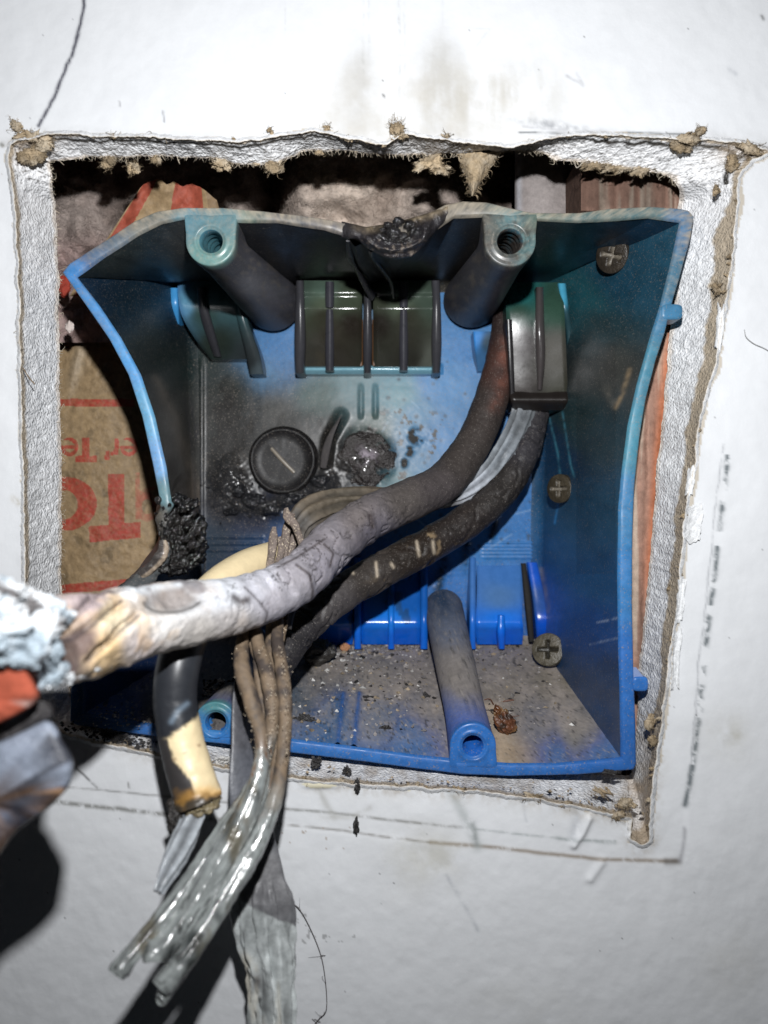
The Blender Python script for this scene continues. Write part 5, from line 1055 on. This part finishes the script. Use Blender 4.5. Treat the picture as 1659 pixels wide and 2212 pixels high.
wire([(618,1310,.4,.08),(612,1360,0,.09),(596,1420,-.3,.10),(575,1470,-.5,.10),(560,1540,-.8,.10)], 3000, -1, 'dusty_strand')
wire([(538,1340,-.4,.06),(545,1390,-.8,.09),(566,1450,-1.20,.09),(585,1540,-1.57,.09),(595,1640,-1.91,.09),(588,1730,-2.25,.1)], 1690, 21)
wire([(555,1350,-.3,.07),(556,1450,-1.2,.08),(572,1560,-1.7,.08),(570,1660,-2.1,.12),(528,1760,-2.4,.17),(462,1850,-2.8,.18),(400,1930,-3.3,.17),(345,1995,-3.7,.15),(318,2030,-3.9,.14),(312,2040,-4.0,.05)], 1600, 27)
wire([(590,1350,-.1,.06),(600,1500,-1.0,.07),(606,1620,-1.5,.09),(585,1740,-2.0,.12),(535,1850,-2.6,.13),(478,1950,-3.2,.13),(420,2030,-3.7,.12),(385,2078,-3.9,.11),(376,2090,-4.0,.04)], 1700, 33)
mk = MB()
for _ in range(260):
    t = rng.uniform(); y = 1395+t*260; x = rng.choice([np.interp(y, [1395,1450,1520,1600,1655], [515,516,535,553,552]), np.interp(y, [1395,1460,1540,1655], [563,580,590,578]), np.interp(y, [1395,1440,1520,1655], [606,614,622,618])])+rng.normal(0, 6)
    d = np.interp(y, [1395,1520,1655], [-1.25,-2.0,-2.4]); blob(mk, x, y, d-.09, rng.uniform(.006, .014), rng.uniform(.006, .014), .010, .3, 2, x, np.array((.5, .42, .32))*rng.uniform(.5, 1.2), .7, 5)
mk.build('grit', M_crumb, bun)['kind'] = 'stuff'

# ------------------------------------------------------------------ out-of-focus pieces close to the lens
fr = thing('receptacle_remnant', 'blurred burnt receptacle piece, slate-blue with tan scorch, nearest the camera at left', 'receptacle remnant', W(60, 1700, -9.0))
def prism(mb, poly, d0, d1, colf, rough, rnd=.12):
    p = resample(closed(poly), 160)[:-1]; p = smoothloop(p, 6); c = p.mean(0); rows = []
    for k, d in ((.02, d0), (.5, d0), (.9, d0+.0), (.96, d0+.04), (1., d0+.12), (1., d1-.1), (.9, d1), (.02, d1)):
        q = c+(p-c)*k; rows.append(W(q[:, 0], q[:, 1], d))
    V = np.stack(rows); V[..., 1] -= .08*fbm(V[..., 0]*3, V[..., 2]*3, 2, 3); mb.grid(V, colf(V), rough, True)
mk = MB()
prism(mk, [(-160,1660),(-60,1625),(0,1602),(55,1578),(104,1552),(124,1572),(134,1604),(158,1628),(162,1652),(150,1700),(112,1740),(70,1770),(30,1800),(0,1845),(-40,1885),(-160,1930)], -6.1, -5.2,
      lambda V: mixc(mixc(mixc(np.broadcast_to(C(122, 130, 150, 2.0), V.shape), C(172, 182, 200, 2.0), ss(-.1, .35, fbm(V[..., 0]*2.0, V[..., 2]*2.0, 3, 4))), C(228, 178, 130, 2.0), ss(.02, .22, fbm(V[..., 0]*1.6+3.3, V[..., 2]*1.6+8, 1, 4))), C(42, 40, 48, 2.0), ss(.1, .26, fbm(V[..., 0]*2.2+13, V[..., 2]*2.2, 7, 3))*.85), .35)
mk.build('body', M_ash, fr)
mk = MB(); prism(mk, [(-120,1565),(-30,1575),(0,1562),(45,1538),(88,1508),(112,1520),(120,1545),(70,1578),(20,1606),(-120,1660)], -5.9, -5.0, lambda V: np.broadcast_to(C(26, 23, 24, .8), V.shape), .5)
mk.build('dark_gap', M_char, fr)  # near-black solid standing in for the shaded gap below the connector
mk = MB(); prism(mk, [(-140,1465),(-40,1440),(0,1424),(35,1410),(54,1432),(70,1464),(88,1502),(72,1524),(42,1542),(5,1560),(-40,1578),(-140,1600)], -6.35, -5.3,
      lambda V: mixc(mixc(np.broadcast_to(C(200, 100, 74, 2.0), V.shape), C(120, 70, 56, 2.0), ss(.05, .35, fbm(V[..., 0]*2, V[..., 2]*2, 3, 4))), C(236, 232, 224, 2.0), ss(.3, .5, fbm(V[..., 0]*4+4, V[..., 2]*4, 8, 3))*.5), .85)
o = mk.build('wire_connector', M_crumb); tag(o, 'blurred orange-red wire connector at the end of the white ash-crusted cable', 'wire connector')
mk = MB(); blob(mk, -8, 1400, -6.0, .18, .28, .2, .5, 2, 3, C(150, 120, 98, 2.0), .5, 30); tag(mk.build('brown_fragment', M_ash), 'small blurred tan fragment at the left edge above the orange connector', 'fragment')

# ------------------------------------------------------------------ rubble
def floor_pt(px, py):
    u = (py-1388)/(1645-1388); return W(px, py, BD-.5-(BD-RIMD-.6)*ss(0, 1, np.clip(u, 0, 1))**.0*np.clip(u, 0, 1)**.62)
# depth on the sloping floor for a pixel: z runs from back foot to front lip
zb = W(0, 1388, BD)[2]; zf = W(0, 1640, RIMD)[2]
def fdepth(px, py):
    zf2 = W(px, np.interp(px, [185,350,600,750,900,1000,1200,1340], [1540,1565,1592,1610,1630,1640,1648,1635]), RIMD)[..., 2]
    s = (py-1106)/100/CD         # z = -s*(CD+d)
    # z = zb + (zf2-zb)*(BD-d)/(BD-RIMD)
    k = (zf2-zb)/(BD-RIMD); return (-s*CD-zb-k*BD)/(s-k)-.03
mr = MB()
def crumb(x, y, d, r, c, rough=.8, lift=.5):
    n = 6; p = rng.normal(0, 1, (n+2, 3)); base = np.array([[1,0,0],[-1,0,0],[0,1,0],[0,-1,0],[0,0,1],[0,0,-1]], float)
    v = base*rng.uniform(.5, 1.15, (6, 1))+rng.normal(0, .22, (6, 3)); a = rng.uniform(0, 6.28); R = np.array([[math.cos(a), -math.sin(a), 0], [math.sin(a), math.cos(a), 0], [0, 0, 1]]); v = v@R.T
    F = [[0,2,4],[2,1,4],[1,3,4],[3,0,4],[2,0,5],[1,2,5],[3,1,5],[0,3,5]]
    mr.add(W(x, y, d)+v*r*np.array([1, 1, .7])+np.array([0, 0, r*lift]), F, c, rough)
CW = np.array((.56, .55, .53)); CG = np.array((.26, .24, .23)); CK = np.array((.03, .028, .028)); CB = np.array((.30, .24, .17))
for _ in range(6500):
    if rng.uniform() < .62: x, y = rng.normal(790, 105), 1392+abs(rng.normal(0, 62))
    else: x, y = rng.uniform(640, 1250), 1390+abs(rng.normal(0, 95))
    if not (632 < x < 1300 and 1388 < y < 1600) or (915 < x-(y-1388)*.25 < 1012): continue
    if x > 1160+(y-1388)*.65: continue
    big = rng.uniform(); r = .012+.085*big**7; t = rng.uniform(); c = (CW if t < (.34 if x < 800 else .14) else CG if t < .66 else CK if t < .82 else CB)*rng.uniform(.6, 1.3)
    crumb(x, y, float(fdepth(x, y)), r*(.75 if t < .22 and x > 780 else 1), c)
for _ in range(900):
    x, y = rng.uniform(200, 620), rng.uniform(1480, 1570)
    if 425 < x < 510 and y > 1490: continue
    crumb(x, y, float(fdepth(x, y)), .015+.05*rng.uniform()**3, (CW if rng.uniform() < .3 else CG)*rng.uniform(.4, 1.2))
for _ in range(420):
    x = rng.uniform(440, 530); crumb(x, rng.uniform(1470, 1506), float(fdepth(x, 1510))-.1, .02+.06*rng.uniform()**3, (CW if rng.uniform() < .5 else CK)*rng.uniform(.5, 1.1))
for _ in range(170):   # broken gypsum beneath the box edge by the wires
    crumb(rng.uniform(465, 500), rng.uniform(1640, 1705), .15, .03+.07*rng.uniform()**2, CW*rng.uniform(.6, 1.1))
for _ in range(520):   # dirt along the lower lip
    x = rng.uniform(150, 1390); yl = np.interp(x, [150,250,400,500,700,1000,1200,1390], [1590,1612,1642,1662,1690,1706,1732,1770]); t = rng.uniform()
    crumb(x, yl-abs(rng.normal(0, 12)), .12, .012+.05*t**4, (CK if rng.uniform() < .3 else CB)*rng.uniform(.6, 1.4), lift=.2)
for _ in range(160):
    x = rng.normal(240, 50); crumb(x, np.interp(x, [150,400], [1585,1630])+rng.normal(0, 6)-10, .05, .03+.05*rng.uniform()**2, CK*rng.uniform(.5, 1.6))
rub = mr.build('rubble', M_crumb, smooth=False); tag(rub, 'grey dust, gypsum crumbs and soot grains strewn over the floor of the box', 'debris', kind='stuff')

def lump(name, label, cat, x, y, d, rx, ry, rz, c, rough, seed, amp=.5, m=M_char, f=2., rot=0., group=None):
    mk = MB(); blob(mk, x, y, d, rx, ry, rz, amp, f, seed, c, rough, 50, rot=rot, o=5); o = mk.build(name, m); tag(o, label, cat, group); return o
lump('charcoal_lump', 'largest rounded dark charred lump lying in the rubble just right of the wires', 'char', 687, 1407, float(fdepth(687, 1430))-.4, .50, .34, .35, C(46, 44, 42, .7), .35, 3, .45)
lump('plaster_chip', 'small orange-tan chip resting beside the rounded charred lump', 'chip', 745, 1398, 6.2, .13, .12, .1, (.45, .22, .12), .8, 5, .5, M_crumb)
flk = [(683,1648,.35,.10,.11,'black flake stuck on the lower lip just right of the hanging wires'),(750,1667,.3,.08,.09,'small black flake on the torn paper ledge below the box floor'),(772,1700,-.06,.06,.12,'upright black flake on the white wall below the ledge'),(770,1782,-.06,.05,.15,'long thin black flake lying across the lower pencil line'),
       (922,1506,None,.10,.06,'black flake alone on the dusty floor left of the round ridge'),(832,1572,None,.14,.05,'flat dark chip near the front of the box floor'),(795,1508,None,.16,.06,'dark sliver amid the white crumbs'),(655,1555,None,.22,.12,'wide thin dark scale beside the hanging wires'),(1322,1668,.4,.18,.05,'black scrap under the lower right corner of the box'),(955,1500,None,.04,.03,None)]
for k, (x, y, d, rx, ry, lab) in enumerate(flk):
    if lab: lump('char_flake', lab, 'char flake', x, y, float(fdepth(x, y))-.05 if d is None else d, rx, ry, .06, C(30, 28, 28, .8), .5, k*7+2, 1.3, group='black char flakes')
# insect husk
hk = thing('insect_husk', 'shrivelled amber-brown insect husk on the dusty floor near the lower right post', 'insect husk', W(1085, 1565, float(fdepth(1085, 1570))))
mk = MB(); dh = float(fdepth(1085, 1575))-.2
blob(mk, 1090, 1560, dh, .22, .32, .13, .55, 2.6, 8, n=50, rot=.5, rough=.5, colf=lambda v, px, py, k: mixc(mixc(np.broadcast_to(C(92, 52, 26, 1.1), v.shape), C(40, 24, 14, .75), ss(-.05, .25, fbm(v[..., 0]*5, v[..., 1]*5, v[..., 2]*5, 4))), C(130, 104, 60, 1), np.exp(-((np.hypot(px-1090, py-1562)-30)/5)**2)*.5))
mk.build('abdomen', M_gloss, hk)
mk = MB(); blob(mk, 1075, 1534, dh, .09, .12, .1, .6, 2, 4, C(96, 60, 32, 1.1), .3, 24); mk.build('head', M_gloss, hk)
mk = MB()
for pts in ([(1066,1522,dh,.018),(1058,1510,dh-.05,.015),(1046,1512,dh,.010)],[(1110,1512,dh,.02),(1094,1514,dh,.025),(1086,1516,dh,.012)],[(1106,1548,dh,.012),(1122,1546,dh,.008)]):
    mk = MB(); tube(mk, pts, 16, 8, lambda U, T, V, px, py, d: np.broadcast_to(C(70, 40, 24, .7), V.shape), .5); mk.build('leg', M_gloss, hk)

# hairs on the wall
def hair(pts, lab, r=.009, c=(.07, .06, .06), branches=0):
    mk = MB(); tube(mk, [(x, y, -.06, r) for x, y in pts], 120, 6, lambda U, T, V, px, py, d: np.broadcast_to(np.array(c), V.shape), .6)
    for _ in range(branches):
        x, y = pts[rng.integers(0, len(pts))]; fiber(mk, W(x+rng.normal(0, 4), y+rng.normal(0, 8), -.05), W(x+rng.normal(0, 12), y+rng.normal(0, 12), -.05), .006, .3, c)
    tag(mk.build('hair', M_paper), lab, 'hair')
hair([(598,1932),(640,1958),(665,1995),(692,2060),(703,2120),(705,2180),(690,2200),(680,2212)], 'long curved hair on the wall right of the clear ribbon', branches=10)
hair([(1608,712),(1612,728),(1628,742),(1650,752),(1672,765)], 'short bent hair on the wall at the right edge', .008, (.3, .3, .3))
hair([(1240,348),(1246,362),(1258,352),(1270,340)], 'fine pale looped hair hanging from the upper torn edge', .008, (.45, .4, .33))
hair([(50,795),(62,815),(75,830)], 'brown fibre stuck across the left cut edge', .014, (.16, .11, .06))
